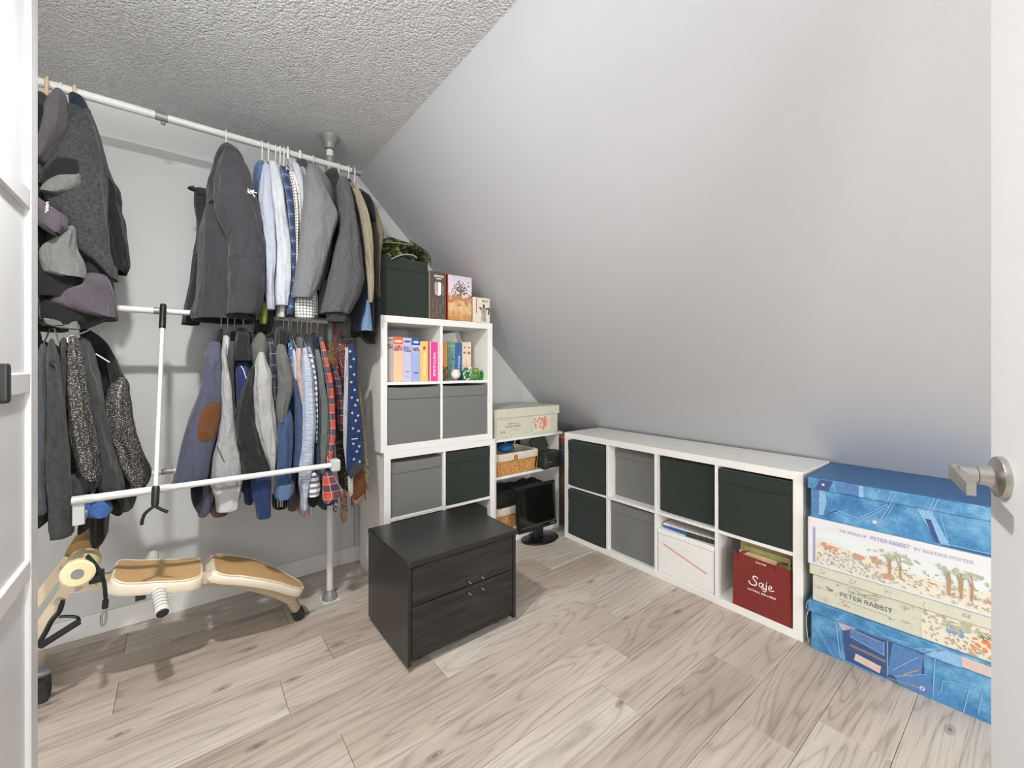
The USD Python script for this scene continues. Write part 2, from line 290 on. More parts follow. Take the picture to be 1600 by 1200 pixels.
# ceiling lamp, out of view above the frame: flush housing and shallow glowing dome
mat('bulb_glow', {'e': ('emission', {'color': (1, .995, .98), 'strength': BULB_STRENGTH})}, [], 'e.emission')
lamp = thing('ceiling_light', 'unseen white flush ceiling lamp with a flat glowing disc', 'lamp', (BULB[0], BULB[1], ZC))
LC = (BULB[0], BULB[1], ZC)
part('housing', lathe([(.0, 0), (.075, 0), (.072, -.098), (.062, -.1025), (.046, -.1025), (.046, -.101), (0, -.101)], LC, n=64), 'trim_white', lamp)
part('diffuser', lathe([(0, -.1012), (.045, -.1012), (.044, -.1055), (.037, -.1115), (.024, -.1155), (0, -.117)], LC, n=48), 'bulb_glow', lamp, smooth=False)
for nm, P in (('window_1', [(-.95, -.87, -.05, 0, .62, 2.28), (.87, .95, -.05, 0, .62, 2.28), (-.87, .87, -.05, 0, .62, .70), (-.87, .87, -.05, 0, 2.20, 2.28)]), ('window_2', [(-.48, -.4, Y0, Y0+.05, .57, 1.93), (1.6, 1.68, Y0, Y0+.05, .57, 1.75), (-.4, 1.6, Y0, Y0+.05, .57, .65), (-.4, 1.6, Y0, Y0+.05, 1.85, 1.93)])):
    w_ = thing(nm, kind='structure')  # frames added around the two upright fill lights, out of view
    for q in P:
        g = bx(*q)
        if nm == 'window_1': g = rotz(g, YAW-math.pi/2, (0, 0)); g.apply_translation((-1.97, -2.33, 0))
        part('frame', g, 'trim_white', w_, smooth=False)

# ------------------------------------------------------------------ doors
d = thing('door_1', 'white slab door edge at the right of the room', 'door', kind='structure')   # open door at the right
E0 = np.array([1.000, .049, 0]); dd = np.array([-.934, -.357, 0]); dn = np.array([-.357, .934, 0])
Rt = UZ(1567, 752, 1.055)
def dpt(s, n_, z): return E0+dd*s+dn*n_+DZ*z
part('slab', hull([dpt(s, n_, z) for s in (0, .81) for n_ in (0, -.036) for z in (.012, 2.04)]), 'door_white', d, smooth=False)
hb = dpt(.036, 0, 1.078)
ros = part('door_handle', cat_([lathe([(0, 0), (.031, 0), (.031, .004), (.0295, .007), (.020, .009), (.0155, .013), (.0138, .019), (.0130, .027), (0, .027)], hb, dn, 40)]), 'brushed_nickel', d)
part('neck', lathe([(0, .027), (.0122, .0275), (.0122, .046), (0, .046)], hb, dn, 28), 'brushed_nickel', ros)
part('lever', hull([hb+dn*n_+dd*s+DZ*z for n_ in (.043, .053) for s, z in ((-.014, -.004), (-.014, .010), (-.010, .0125), (-.010, -.010), (.052, -.021), (.052, -.003))]), 'brushed_nickel', ros)
d = thing('door_2', kind='structure')                   # panelled door at the left
xd = -.34; part('slab', bx(xd-.03, xd-.012, .40, 1.795, .01, 2.36, .001), 'door_white', d, smooth=False)
part('stile', bx(xd-.034, xd, 1.73, 1.80, .005, 2.365, .003), 'door_white', d, smooth=False)
part('stile', bx(xd-.034, xd, .38, .45, .005, 2.365, .003), 'door_white', d, smooth=False)
for zz in (.08, .672, 1.197, 1.712, 2.30):
    part('rail', bx(xd-.033, xd-.001, .45, 1.73, zz-.028, zz+.028, .003), 'door_white', d, smooth=False)
part('door_handle', rbox(xd-.001, xd+.03, 1.40, 1.425, 1.16, 1.25, amp=0), 'black_plastic', d)

# ------------------------------------------------------------------ cube shelves
def cube_shelf(name, label, o, ax, dep, cols, rows, z0, loc):
    """o: front lower corner, ax: along the front, dep: into the unit; o, ax, dep are world vectors"""
    t = thing(name, label, 'shelf', loc); fr, dv, ce, D = .039, .0165, .335, .389
    W = 2*fr+cols*ce+(cols-1)*dv; H = 2*fr+rows*ce+(rows-1)*dv
    def b(a0, a1, d0, d1, z0_, z1_, bev=.0012):
        p = np.array(o)+ax*a0+dep*d0; q = np.array(o)+ax*a1+dep*d1
        return bx(p[0], q[0], p[1], q[1], z0+z0_, z0+z1_, bev)
    part('top_panel', b(0, W, 0, D, H-fr, H), 'laminate_white', t, smooth=False)
    part('bottom_panel', b(0, W, 0, D, 0, fr), 'laminate_white', t, smooth=False)
    for a in (0, W-fr): part('side_panel', b(a, a+fr, 0, D, fr, H-fr), 'laminate_white', t, smooth=False)
    for r in range(1, rows):
        zz = fr+r*ce+(r-1)*dv; part('shelf_board', b(fr, W-fr, .001, D-.002, zz, zz+dv), 'laminate_white', t, smooth=False)
    for r in range(rows):
        for c in range(1, cols):
            a = fr+c*ce+(c-1)*dv; zz = fr+r*(ce+dv); part('divider', b(a, a+dv, .0012, D-.002, zz, zz+ce), 'laminate_white', t, smooth=False)
    return t, (lambda c, r: (fr+c*(ce+dv), z0+fr+r*(ce+dv))), H
H2 = .764
TX, TY = .871, 2.211
low, lowcell, _ = cube_shelf('cube_shelf', 'white two by two cube shelf on the floor behind the black cabinet', (TX+.012, TY-.004, 0), DX, DY, 2, 2, 0, (TX+.38, TY+.19, 0))
upp, uppcell, _ = cube_shelf('cube_shelf', 'white two by two cube shelf stacked on top, holding photo albums', (TX-.006, TY, 0), DX, DY, 2, 2, H2+.001, (TX+.38, TY+.19, H2))
WX, WY = 2.220, 2.124
wide, widecell, _ = cube_shelf('cube_shelf', 'long low white cube shelf of four by two cells under the sloping wall', (WX, WY, 0), -DY, DX, 4, 2, 0, (WX+.19, WY-.73, 0))

def fabric_bin(label, o, ax, dep, a, z, dark, push=0., shift=0., w=.329, h=.322, d=.37, seed=0, group=None, loc=None):
    nd = np.cross(ax, DZ); f = np.array(o)+ax*(a+.335/2+shift)+dep*push
    mt, sm = ('dark_bin_fabric', 'seam_dark') if dark else ('grey_bin_fabric', 'seam_grey')
    t = thing('storage_bin', label, 'storage bin', f+dep*d/2+DZ*z)
    def face(nu=26, nv=22, off=0, v0=0., v1=1., lift=0.):
        """front cloth with shallow wrinkles, slightly bellied"""
        U, Vv = np.meshgrid(np.linspace(-.5, .5, nu), np.linspace(v0, v1, nv)); s = 1-(2*U)**8*.0
        bel = .007*np.cos(U*np.pi)*np.sin(np.pi*np.clip(Vv, 0, 1))
        wr = .0035*(meshkit.fbm(np.stack([U*5+seed*3.1, Vv*11+seed, U*0+seed], -1), 3, seed)-.5)
        sag = -.004*np.cos(U*np.pi)*(Vv > .98)
        droop = (np.abs(2*U)**6)*.006*(Vv < .05)
        return f+ax*(U*w)[..., None]+DZ*(z+Vv*h+sag+droop)[..., None]+(-dep)*(bel+wr+lift)[..., None]
    G = face(); nv, nu = G.shape[:2]; back = f+dep*d
    V = G.reshape(-1, 3); i = np.arange(nv-1)[:, None]*nu+np.arange(nu-1)[None]; q = np.stack([i, i+1, i+nu+1, i+nu], -1).reshape(-1, 4)
    bor = list(range(nu))+[r*nu+nu-1 for r in range(1, nv)]+[(nv-1)*nu+c for c in range(nu-2, -1, -1)]+[r*nu for r in range(nv-2, 0, -1)]
    B = V[bor].copy(); B = B-np.outer((B-back)@dep, dep); n0 = len(V); V = np.vstack([V, B, B.mean(0)[None]])
    F = list(q[:, [0, 1, 2]])+list(q[:, [0, 2, 3]]); nb = len(bor)
    for k_ in range(nb):
        k2 = (k_+1) % nb; F += [[bor[k_], n0+k_, n0+k2], [bor[k_], n0+k2, bor[k2]], [n0+k_, n0+nb, n0+k2]]
    part('body', fixn(trimesh.Trimesh(V, F, process=False)), mt, t, smooth=40)
    G2 = face(26, 6, v0=.80, v1=.995, lift=.0028)[:, :]; nv, nu = G2.shape[:2]; Vf = G2.reshape(-1, 3); Vb = Vf+dep*.004
    i = np.arange(nv-1)[:, None]*nu+np.arange(nu-1)[None]; q = np.stack([i, i+1, i+nu+1, i+nu], -1).reshape(-1, 4); m0 = len(Vf)
    F = list(q[:, [0, 1, 2]])+list(q[:, [0, 2, 3]])+[[m0+x[0], m0+x[2], m0+x[1]] for x in q]+[[m0+x[0], m0+x[3], m0+x[2]] for x in q]
    for c_ in range(nu-1): F += [[c_, m0+c_, m0+c_+1], [c_, m0+c_+1, c_+1]]
    part('rim_band', fixn(trimesh.Trimesh(np.vstack([Vf, Vb]), F, process=False)), mt, t, smooth=40)
    E = face(26, 2, v0=.797, v1=.80, lift=.0022)[0]; part('seam', pipe(E, .0013, 6), sm, t)
    return t
TO = np.array([TX-.006, TY, 0]); LO = np.array([TX+.012, TY-.004, 0]); WO = np.array([WX, WY, 0])
a, z = uppcell(0, 0); fabric_bin('grey fabric storage bin, lower left cell of the upper cube shelf', TO, DX, DY, a, z, False, .004, .002, seed=1)
a, z = uppcell(1, 0); fabric_bin('grey fabric storage bin, lower right cell of the upper cube shelf', TO, DX, DY, a, z, False, .004, -.001, seed=2)
a, z = lowcell(0, 1); fabric_bin('grey fabric storage bin, upper left cell of the lower cube shelf', LO, DX, DY, a, z, False, .02, .004, h=.31, seed=3)
a, z = lowcell(1, 1); fabric_bin('dark fabric storage bin beside a grey one, above the black cabinet', LO, DX, DY, a, z, True, .006, 0, h=.325, seed=4)
a, z = lowcell(0, 0); fabric_bin('dark storage bin hidden low behind the black cabinet, left cell', LO, DX, DY, a, z, True, .03, 0, seed=5)
a, z = lowcell(1, 0); fabric_bin('dark fabric bin peeking out just above the black cabinet, right cell', LO, DX, DY, a, z, True, .03, -.004, h=.27, seed=6)
for (c_, r_, dk, pu, sh, lb, sd) in ((0, 1, 1, -.004, 0, 'dark fabric bin, top left cell of the long low shelf', 11), (0, 0, 1, -.004, 0, 'dark fabric bin, bottom left cell of the long low shelf', 12),
        (1, 1, 0, .075, .0, 'grey fabric bin pushed deep into the second top cell of the low shelf', 13), (1, 0, 0, .03, .0, 'grey fabric bin, second bottom cell of the long low shelf', 14),
        (2, 1, 1, .035, .0, 'dark fabric bin, third top cell of the low shelf above the pencil box', 15), (3, 1, 1, .004, .001, 'dark fabric bin, top right cell of the low shelf above the red bag', 16)):
    a, z = widecell(c_, r_); fabric_bin(lb, WO, -DY, DX, a, z, bool(dk), pu, sh, seed=sd)

# pencil-printed white box with magazines on it
a, z = widecell(2, 0); yL = WY-a; yR = yL-.335
t = thing('paper_box', 'white lidded paper box printed with a pink pencil, in the low shelf', 'box', (WX+.15, (yL+yR)/2, z))
part('body', bx(WX+.006, WX+.31, yL-.004, yR+.006, z, z+.222, .004), 'paper_white', t, smooth=False)
part('lid', bx(WX+.002, WX+.315, yL-.001, yR+.003, z+.222, z+.252, .006), 'paper_white', t, smooth=False)
plain('pencil_pink', (222, 178, 160), .7); plain('pencil_tip', (188, 150, 130), .7); plain('pencil_end', (196, 168, 130), .7)
pr = LineString([(.05, .168), (.285, .098)]).buffer(.0056, cap_style=2); yy = yL
part('pencil_print', prism(pr, (WX+.006, yy, z), -DY, DZ, .0, .0006), 'pencil_pink', t, smooth=False)
part('pencil_print', prism(Polygon([(.030, .174), (.0515, .1722), (.049, .1638)]), (WX+.006, yy, z), -DY, DZ, .0, .0006), 'pencil_tip', t, smooth=False)
part('pencil_print', prism(unary_union([LineString([(.262+i*.012, .105-i*.0036), (.268+i*.012, .1032-i*.0036)]).buffer(.0044, cap_style=2) for i in range(3)]), (WX+.006, yy, z), -DY, DZ, .0002, .0009), 'pencil_end', t, smooth=False)
plain('mag_cover', (232, 230, 222), .4, vary=.2, vscale=70.); plain('mag_blue', (52, 96, 172), .4); plain('mag_dark', (52, 56, 50), .4, vary=.4, vscale=50.)
mz = z+.2525
def mag(label, y0, y1, x0, x1, z0, h, m, ang, tilt=0.):
    t = thing('magazine', label, 'magazine', ((x0+x1)/2, (y0+y1)/2, z0))
    g = bx(x0, x1, y0, y1, z0, z0+h, .001); cc = ((x0+x1)/2, (y0+y1)/2, z0); g = rotz(g, ang, cc); g = rot(g, tilt, [1, 0, 0], cc); part('cover', g, m, t, smooth=False)
    gi = bx(x0+.002, x1-.002, y0-.0004, y1+.0004, z0+.001, z0+h-.001, .0005); gi = rot(rotz(gi, ang, cc), tilt, [1, 0, 0], cc); part('pages', gi, 'paper_white', t, smooth=False)
mag('dark magazine lying flat on the pencil box, right end', yR+.012, yR+.18, WX+.03, WX+.24, mz, .014, 'mag_dark', .1)
mag('blue magazine lying flat on the pencil box, left end', yL-.19, yL-.018, WX+.04, WX+.24, mz+.0, .014, 'mag_blue', -.04)
mag('patterned white magazine curling over the blue one on the pencil box', yR+.02, yL-.012, WX+.05, WX+.26, mz+.0155, .010, 'mag_cover', .05, .0)

# red shopping bag with papers
a, z = widecell(3, 0); yL = WY-a; yR = yL-.335
plain('jute_red', (128, 52, 47), .85, bump=.8, bscale=380., vary=.18, vscale=220., spec=.2)
by0, by1 = yL-.072, yR+.004; bw = by0-by1; bh = .262
t = thing('shopping_bag', 'dark red jute shopping bag with white lettering in the low shelf', 'bag', (WX+.08, (by0+by1)/2, z))
def bagpanel(x, x2, top, taper):
    P = [(x, by0, z), (x, by1, z), (x2, by1+taper, z+top), (x2, by0-.001, z+top+.006)]; return hull(P+[p+DX*.003 for p in map(np.array, P)])
part('front_panel', bagpanel(WX+.004, WX+.012, bh-.004, .012), 'jute_red', t, smooth=False)
part('back_panel', bagpanel(WX+.13, WX+.105, bh+.0, .012), 'jute_red', t, smooth=False)
for yy, nm in ((by0, -1), (by1, 1)): part('gusset', hull([(WX+.006, yy, z), (WX+.131, yy, z), (WX+.012, yy+nm*.006, z+bh-.01), (WX+.105, yy+nm*.006, z+bh-.01), (WX+.006, yy+nm*.003, z), (WX+.131, yy+nm*.003, z), (WX+.012, yy+nm*.009, z+bh-.01), (WX+.105, yy+nm*.009, z+bh-.01)]), 'jute_red', t, smooth=False)
part('base', bx(WX+.006, WX+.13, by1+.002, by0-.002, z, z+.003, .0005), 'jute_red', t, smooth=False)
for s in (.12, .75):
    part('handle', pipe(curve([(WX+.014, by0-bw*s, z+bh-.03), (WX+.012, by0-bw*s-.005, z+bh+.004), (WX+.03, by0-bw*s-.02, z+bh+.012), (WX+.06, by0-bw*s-.035, z+bh+.004), (WX+.09, by0-bw*s-.045, z+bh-.01)]), .0055, 8), 'jute_red', t)
nrm = np.array([-.262, 0, -.008]); ydv = np.array([.008, 0, .262])/np.linalg.norm([.008, .262])
bo = np.array([WX+.004, by0-bw*.505, z])
def on_bag(s): return bo+ydv*s
sc = .00098
def stroke(pts, r): return LineString(np.asarray(curve(np.c_[np.array(pts, float), np.zeros(len(pts))], 30))[:, :2]).buffer(r)
saje = unary_union([stroke([(-18, 47), (-24, 53), (-34, 53), (-39, 45), (-34, 35), (-25, 27), (-22, 17), (-30, 8), (-44, 6), (-55, 11), (-58, 20)], 2.6),
    stroke([(5, 28), (-2, 31), (-10, 25), (-10, 15), (-4, 10), (2, 14), (6, 22)], 2.1), stroke([(9, 31), (7.5, 22), (8, 12), (11, 7), (17, 10)], 2.2),
    stroke([(22, 32), (22, 18), (21, 3), (15, -6), (8, -4)], 2.1), Point(23, 41).buffer(2.9),
    stroke([(34, 19), (45, 22), (46, 29), (40, 32), (34, 26), (33, 15), (38, 9), (48, 10), (55, 15)], 2.1), stroke([(4, 7), (2, 3), (8, 2)], 1.3)])
from shapely import affinity
part('logo_lettering', prism(affinity.scale(affinity.rotate(saje, 0, origin=(0, 0)), sc*.98, sc*.98, origin=(0, 0)), on_bag(.125), -DY, ydv, .0003, .0012), 'ink_white', t, smooth=False, label='white script lettering Saje')
part('small_lettering', text('NATURAL WELLNESS', .0078, on_bag(.101), -DY, ydv, True, width=.124), 'ink_white', t, smooth=False)
part('small_lettering', text('SAJE.COM', .0066, on_bag(.243)+DY*.004, -DY, ydv, True, width=.046), 'ink_white', t, smooth=False)
plain('envelope_tan', (206, 178, 132), .7, vary=.12, vscale=20.); plain('card_olive', (150, 150, 96), .7, vary=.2, vscale=20.)
for i, (y0, y1, h, x, m, lb) in enumerate(((by0-.02, by0-.19, .275, .03, 'envelope_tan', 'tan envelope sticking out at the front of the red bag'), (by0-.035, by1+.02, .30, .05, 'card_olive', 'olive printed card standing behind the tan envelope in the red bag'), (by0-.01, by1+.012, .318, .072, 'envelope_tan', 'tallest tan folder standing at the back of the red bag'))):
    e = thing('paper_folder', lb, 'folder', (WX+x, (y0+y1)/2, z+.003)); part('sheet', bx(WX+x, WX+x+.006, y0, y1, z+.003, z+h, .0008), m, e, smooth=False); part('flap', bx(WX+x-.0012, WX+x, y0-.02, y1+.03, z+h-.05, z+h-.004, .0004), m, e, smooth=False)
e = thing('paper_folder', 'white ribbed card strip standing left of the red bag', 'folder', (WX+.12, by0+.012, z)); part('sheet', bx(WX+.137, WX+.15, by0-.03, by0+.004, z, z+.315, .001), 'paper_white', e, smooth=False)
for q in range(5): part('rib', bx(WX+.1355, WX+.137, by0-.027+q*.006, by0-.024+q*.006, z+.01, z+.31, .0003), 'paper_white', e, smooth=False)

# ------------------------------------------------------------------ albums in the upper shelf
a0, zz = uppcell(0, 1); ax0 = TX-.006+a0
def book(name, label, x0, x1, y0, h, mt, extras, group=None, depth=.22, cat='photo album'):
    t = thing(name, label, cat, ((x0+x1)/2, y0+depth/2, zz))
    part('spine', bx(x0, x1, y0, y0+.006, zz, zz+h, .002), mt, t, smooth=False)
    for xx in (x0, x1-.0025): part('cover', bx(xx, xx+.0025, y0+.0055, y0+depth, zz, zz+h, .0008), mt, t, smooth=False)
    part('pages', bx(x0+.0027, x1-.0027, y0+.006, y0+depth-.004, zz+.002, zz+h-.004, .0005), 'paper_white', t, smooth=False)
    for (nm, kind, arg, m) in extras:
        o = (0.5*(x0+x1), y0, zz); w = x1-x0
        if kind == 'rect': u0, u1, v0, v1 = arg; g = prism(sbox((u0-.5)*w, v0*h, (u1-.5)*w, v1*h), o, DX, DZ, 0, .0005)
        elif kind == 'oval': u, v, rw, rh = arg; g = prism(affinity.scale(Point(0, 0).buffer(1), rw*w, rh*h), (o[0]+(u-.5)*w, y0, zz+v*h), DX, DZ, .0004, .0009)
        elif kind == 'vtext': s, hh, v = arg; g = text(s, hh, (o[0]-hh*.45, y0, zz+v*h), -DZ, DX, True, .0005, lift=.0003)
        elif kind == 'bits':
            n_, v0, v1 = arg; rg = np.random.RandomState(n_); g = prism(unary_union([affinity.rotate(sbox(-.003, -.0012, .003, .0012), rg.uniform(0, 180)).buffer(.0006).__class__(affinity.translate(affinity.rotate(sbox(-.0028, -.0011, .0028, .0011), rg.uniform(0, 180)), rg.uniform(-.42, .42)*w, rg.uniform(v0, v1)*h).exterior) for _ in range(n_)]), o, DX, DZ, .0004, .0009)
        part(nm, g, m, t, smooth=False)
    return t
for n_, c in dict(al_grey=(176, 172, 170), al_peach=(246, 196, 160), al_lilac=(196, 196, 224), al_blue=(160, 176, 220), al_yellow=(240, 194, 112), al_pink=(214, 60, 142), al_red=(232, 96, 64), al_navy=(24, 74, 150), al_cream=(250, 216, 170), al_sky=(190, 222, 246), al_plum=(96, 66, 130), al_rose=(206, 90, 110), al_teal=(110, 150, 140), al_photo_blue=(52, 104, 158), al_orange=(226, 158, 84), al_beige=(226, 208, 184), al_brown=(132, 104, 74), al_palepink=(250, 214, 222), al_green=(140, 170, 110)).items(): plain(n_, c, .5, bump=.1, bscale=300.)
Y6 = TY+.035
edges = [UY(u, 590, Y6)[0] for u in (604.5, 614.8, 629.6, 643.4, 656.5, 669.6, 671.3, 685.6)]
hts = [zz_ for zz_ in (.257, .258, .256, .254, .240, .237)]
book('photo_album', 'grey album at the far left of the upper shelf row', edges[0], edges[1]-.001, Y6, hts[0], 'al_grey', [('emblem', 'oval', (.5, .93, .42, .012), 'ink_dark'), ('ornament_band', 'bits', (40, .74, .84), 'ink_dark')])
book('photo_album', 'peach album with an orange-red top band', edges[1], edges[2]-.001, Y6, hts[1], 'al_peach', [('top_band', 'rect', (0, 1, .84, .995), 'al_red'), ('emblem', 'oval', (.5, .905, .45, .028), 'al_cream'), ('ornament_band', 'bits', (60, .69, .82), 'al_plum'), ('ornament_band', 'bits', (50, .69, .82), 'al_rose')])
book('photo_album', 'pale lilac album with a thin dark oval emblem', edges[2], edges[3]-.001, Y6, hts[2], 'al_lilac', [('emblem', 'oval', (.5, .915, .42, .022), 'al_plum'), ('ornament_band', 'bits', (70, .68, .80), 'al_plum'), ('small_mark', 'oval', (.5, .23, .25, .012), 'al_rose'), ('small_mark', 'oval', (.5, .12, .3, .014), 'al_blue')])
book('photo_album', 'blue album with a dark blue top band', edges[3], edges[4]-.001, Y6, hts[3], 'al_blue', [('top_band', 'rect', (0, 1, .85, .995), 'al_navy'), ('emblem', 'oval', (.5, .915, .36, .03), 'al_sky'), ('ornament_band', 'rect', (.0, 1, .68, .83), 'al_sky'), ('ornament_band', 'bits', (70, .70, .79), 'al_rose'), ('ornament_band', 'bits', (50, .70, .79), 'al_plum'), ('small_mark', 'oval', (.5, .2, .3, .014), 'al_plum')])
book('photo_album', 'yellow album with white spine lettering', edges[4], edges[5]-.001, Y6, hts[4], 'al_yellow', [('spine_lettering', 'vtext', ('PHOTO ALBUM', .0135, .43), 'ink_white'), ('small_mark', 'oval', (.5, .83, .16, .05), 'al_brown'), ('edge_strip', 'rect', (.9, 1, 0, 1), 'al_orange')])
book('photo_album', 'bright pink album with white spine lettering', edges[6], edges[7], Y6, hts[5], 'al_pink', [('spine_lettering', 'vtext', ('PHOTO ALBUM', .0145, .43), 'ink_white'), ('edge_strip', 'rect', (0, .12, 0, 1), 'al_palepink')])
Y7 = TY+.11
e7 = [UY(u, 560, Y7)[0] for u in (687, 699.5, 711.5, 722.5, 729, 736.5)]
book('photo_album', 'orange album at the left of the right-hand album row', e7[0]-.02, e7[1]-.001, Y7, .245, 'al_orange', [('edge_strip', 'rect', (0, .1, 0, 1), 'al_brown')])
book('photo_album', 'grey-green album with a colourful picture spine', e7[1], e7[2]-.001, Y7, .245, 'al_teal', [('top_band', 'rect', (0, 1, .88, .93), 'al_green'), ('picture_bits', 'bits', (60, .3, .75), 'al_rose'), ('picture_bits', 'bits', (60, .3, .75), 'al_sky')])
book('photo_album', 'blue album with white spine lettering beside two beige ones', e7[2], e7[3]-.001, Y7, .243, 'al_photo_blue', [('spine_lettering', 'vtext', ('PHOTO ALBUM', .0125, .40), 'ink_white'), ('small_mark', 'oval', (.5, .8, .16, .04), 'al_plum')])
book('photo_album', 'beige album with brown motif next to the blue album', e7[3], e7[4]-.001, Y7, .25, 'al_beige', [('motif', 'oval', (.5, .86, .2, .02), 'al_brown'), ('motif', 'oval', (.5, .72, .28, .03), 'al_brown'), ('motif', 'bits', (16, .15, .5), 'al_rose')])
book('photo_album', 'beige album with brown motif, last of the row', e7[4], e7[5]-.001, Y7, .252, 'al_beige', [('motif', 'oval', (.5, .85, .2, .02), 'al_brown'), ('motif', 'oval', (.5, .71, .3, .04), 'al_brown'), ('motif', 'bits', (16, .1, .5), 'al_rose')])
# white bent sheet behind the albums
a1, _ = uppcell(1, 1); bxl = TX-.006+a1
t = thing('house_stand', 'white bent card peaked like a roof behind the right-hand albums', 'stand', (bxl+.1, TY+.33, zz)); Yh = TY+.30
pk = UY(715, 519, Yh); pl_ = UY(688, 530, Yh); pr_ = UY(722.5, 539, Yh)
outer = Polygon([(bxl+.004, zz), (bxl+.004, pl_[2]), (pk[0]-.006, pk[2]), (pk[0]+.008, pk[2]-.006), (pr_[0]+.02, pr_[2]-.05), (pr_[0]+.02, zz)])
part('rim', prism(outer.buffer(.002).difference(outer.buffer(-.004)), (0, Yh+.05, 0), DX, DZ, 0, .05), 'paper_white', t, smooth=False)
part('back_panel', prism(outer.buffer(-.003), (0, Yh+.05, 0), DX, DZ, 0, .004), 'paper_white', t, smooth=False)
# little figures in front of the right-hand albums
Yf = TY+.05
for n_, c in dict(fig_tan=(120, 98, 68), fig_dark=(46, 48, 44), fig_green=(26, 104, 48), fig_white=(238, 236, 226), fig_cream=(232, 222, 206)).items(): plain(n_, c, .35)
mat('green_glass', {'p': ('principled_bsdf', {'base_color': lin((126, 190, 90)), 'roughness': .08, 'transmission_weight': .75, 'ior': 1.5})}, [])
mat('green_glass_dark', {'p': ('principled_bsdf', {'base_color': lin((60, 170, 60)), 'roughness': .08, 'transmission_weight': .6, 'ior': 1.5})}, [])
def fc(u, v): return UY(u, v, Yf)
c0 = fc(697, 581); t = thing('trinket', 'brown and black mottled ornament at the left of the cubby', 'ornament', (c0[0], c0[1]+.02, zz))
part('body', cat_([blob((c0[0]-.005, Yf+.03, zz+.033), (.024, .024, .033), 3, .25), blob((c0[0]-.012, Yf+.03, zz+.078), (.016, .016, .018), 4, .3)]), 'fig_tan', t)
part('markings', cat_([blob((c0[0]-.005+.019*math.cos(q*1.3)*.9, Yf+.012, zz+.02+.012*q), (.007, .006, .006), q, .3, sub=2) for q in range(6)]), 'fig_dark', t)
c1 = fc(712, 579); rr = .031
t = thing('trinket', 'cream ball ornament on a small stem in front of the albums', 'ornament', (c1[0], Yf, zz))
part('ball', blob((c1[0], Yf, zz+.010+rr*1.0), (rr, rr, rr), 1, .02), 'fig_cream', t); part('stem', lathe([(0, 0), (.012, 0), (.010, .004), (.004, .008), (.004, .016), (0, .016)], (c1[0], Yf, zz)), 'al_rose', t)
for (du, dv, s) in ((.004, .012, .0035), (.009, .004, .004), (-.002, .003, .003), (.011, .014, .0025)): part('painted_mark', blob((c1[0]+du, Yf-rr*.9, zz+.012+rr+dv-.004), (s, s*.6, s), 2, .1, sub=2), 'ink_grey', t)
c2 = fc(729, 582); t = thing('trinket', 'dark green ornament with white dots between ball and glass frog', 'ornament', (c2[0], Yf, zz))
part('body', cat_([blob((c2[0], Yf+.01, zz+.033), (.033, .028, .033), 5, .06), blob((c2[0]+.004, Yf+.012, zz+.068), (.018, .016, .013), 6, .1)]), 'fig_green', t)
for q in range(14):
    th, ph = 2*math.pi*((q*.618) % 1), .25+.75*((q*.37) % 1); part('dot', blob((c2[0]+.031*math.cos(th)*math.sin(ph*1.6+.1), Yf+.01-.028*math.sqrt(max(.05, 1-(math.cos(th)*math.sin(ph*1.6+.1))**2*.9-(math.sin(th)*.8)**2)), zz+.033+.027*math.sin(th)), (.0055, .004, .0055), q, .02, sub=2), 'fig_white', t)
c3 = fc(745, 582); t = thing('trinket', 'green glass frog ornament with yellow eyes', 'ornament', (c3[0], Yf, zz))
part('body', blob((c3[0], Yf+.01, zz+.026), (.037, .026, .026), 8, .05), 'green_glass', t); part('head', blob((c3[0]-.008, Yf, zz+.058), (.026, .022, .020), 9, .04), 'green_glass', t)
for s in (-1, 1): part('eye', blob((c3[0]-.008+s*.010, Yf-.016, zz+.064), (.0055, .005, .0055), 1, 0, sub=2), 'al_yellow', t); part('foot', blob((c3[0]+s*.022, Yf-.008, zz+.007), (.011, .010, .007), 3, .05, sub=2), 'green_glass_dark', t)
c4 = fc(753, 581); t = thing('trinket', 'upright green glass disc ornament at the right of the cubby', 'ornament', (c4[0], Yf, zz)); part('disc', blob((c4[0]+.008, Yf+.015, zz+.031), (.012, .02, .031), 2, .03), 'green_glass_dark', t)
c5 = fc(744, 569); t = thing('trinket', 'small black and white ornament perched behind the green ornaments', 'ornament', (c5[0]-.01, Yf+.05, zz)); part('body', cat_([lathe([(0, 0), (.012, 0), (.006, .01), (.006, .055), (0, .06)], (c5[0]-.01, Yf+.05, zz)), blob((c5[0]-.01, Yf+.05, zz+.071), (.018, .014, .013), 5, .1)]), 'fig_white', t); part('spot', cat_([blob((c5[0]-.01+s, Yf+.037, zz+.073), (.004, .003, .004), 1, 0, sub=2) for s in (-.008, .006)]), 'fig_dark', t)

# ------------------------------------------------------------------ on top of the stacked shelves
ZT = 2*H2+.002; YT = TY+.012
p0, p1 = UY(586, 450, YT), UY(668, 496, YT)
fabric_bin('large dark fabric bin standing open on top of the stacked shelves', np.array([p0[0]+.008, YT, 0]), DX, DY, (p1[0]-p0[0]-.008)/2-.335/2, ZT, True, 0, 0, w=p1[0]-p0[0]-.010, h=UY(668, 410, YT)[2]-ZT, d=.34, seed=21)
mat('camouflage', {'t': ('texture_coordinate', {}), 'n': ('noise_texture', {'scale': 26., 'detail': 2.5, 'distortion': 1.2}), 'r': ('rgb_ramp', {'interpolate': False, 'ramp': [(0, lin((34, 38, 26))), (.43, lin((60, 66, 38))), (.52, lin((98, 96, 60))), (.60, lin((140, 138, 96)))]}), 'p': ('principled_bsdf', {'roughness': .9, 'specular_ior_level': .2})}, [('t.object', 'n.vector'), ('n.fac', 'r.fac'), ('r.color', 'p.base_color')])
zb = UY(668, 408, YT)[2]; xa = p0[0]
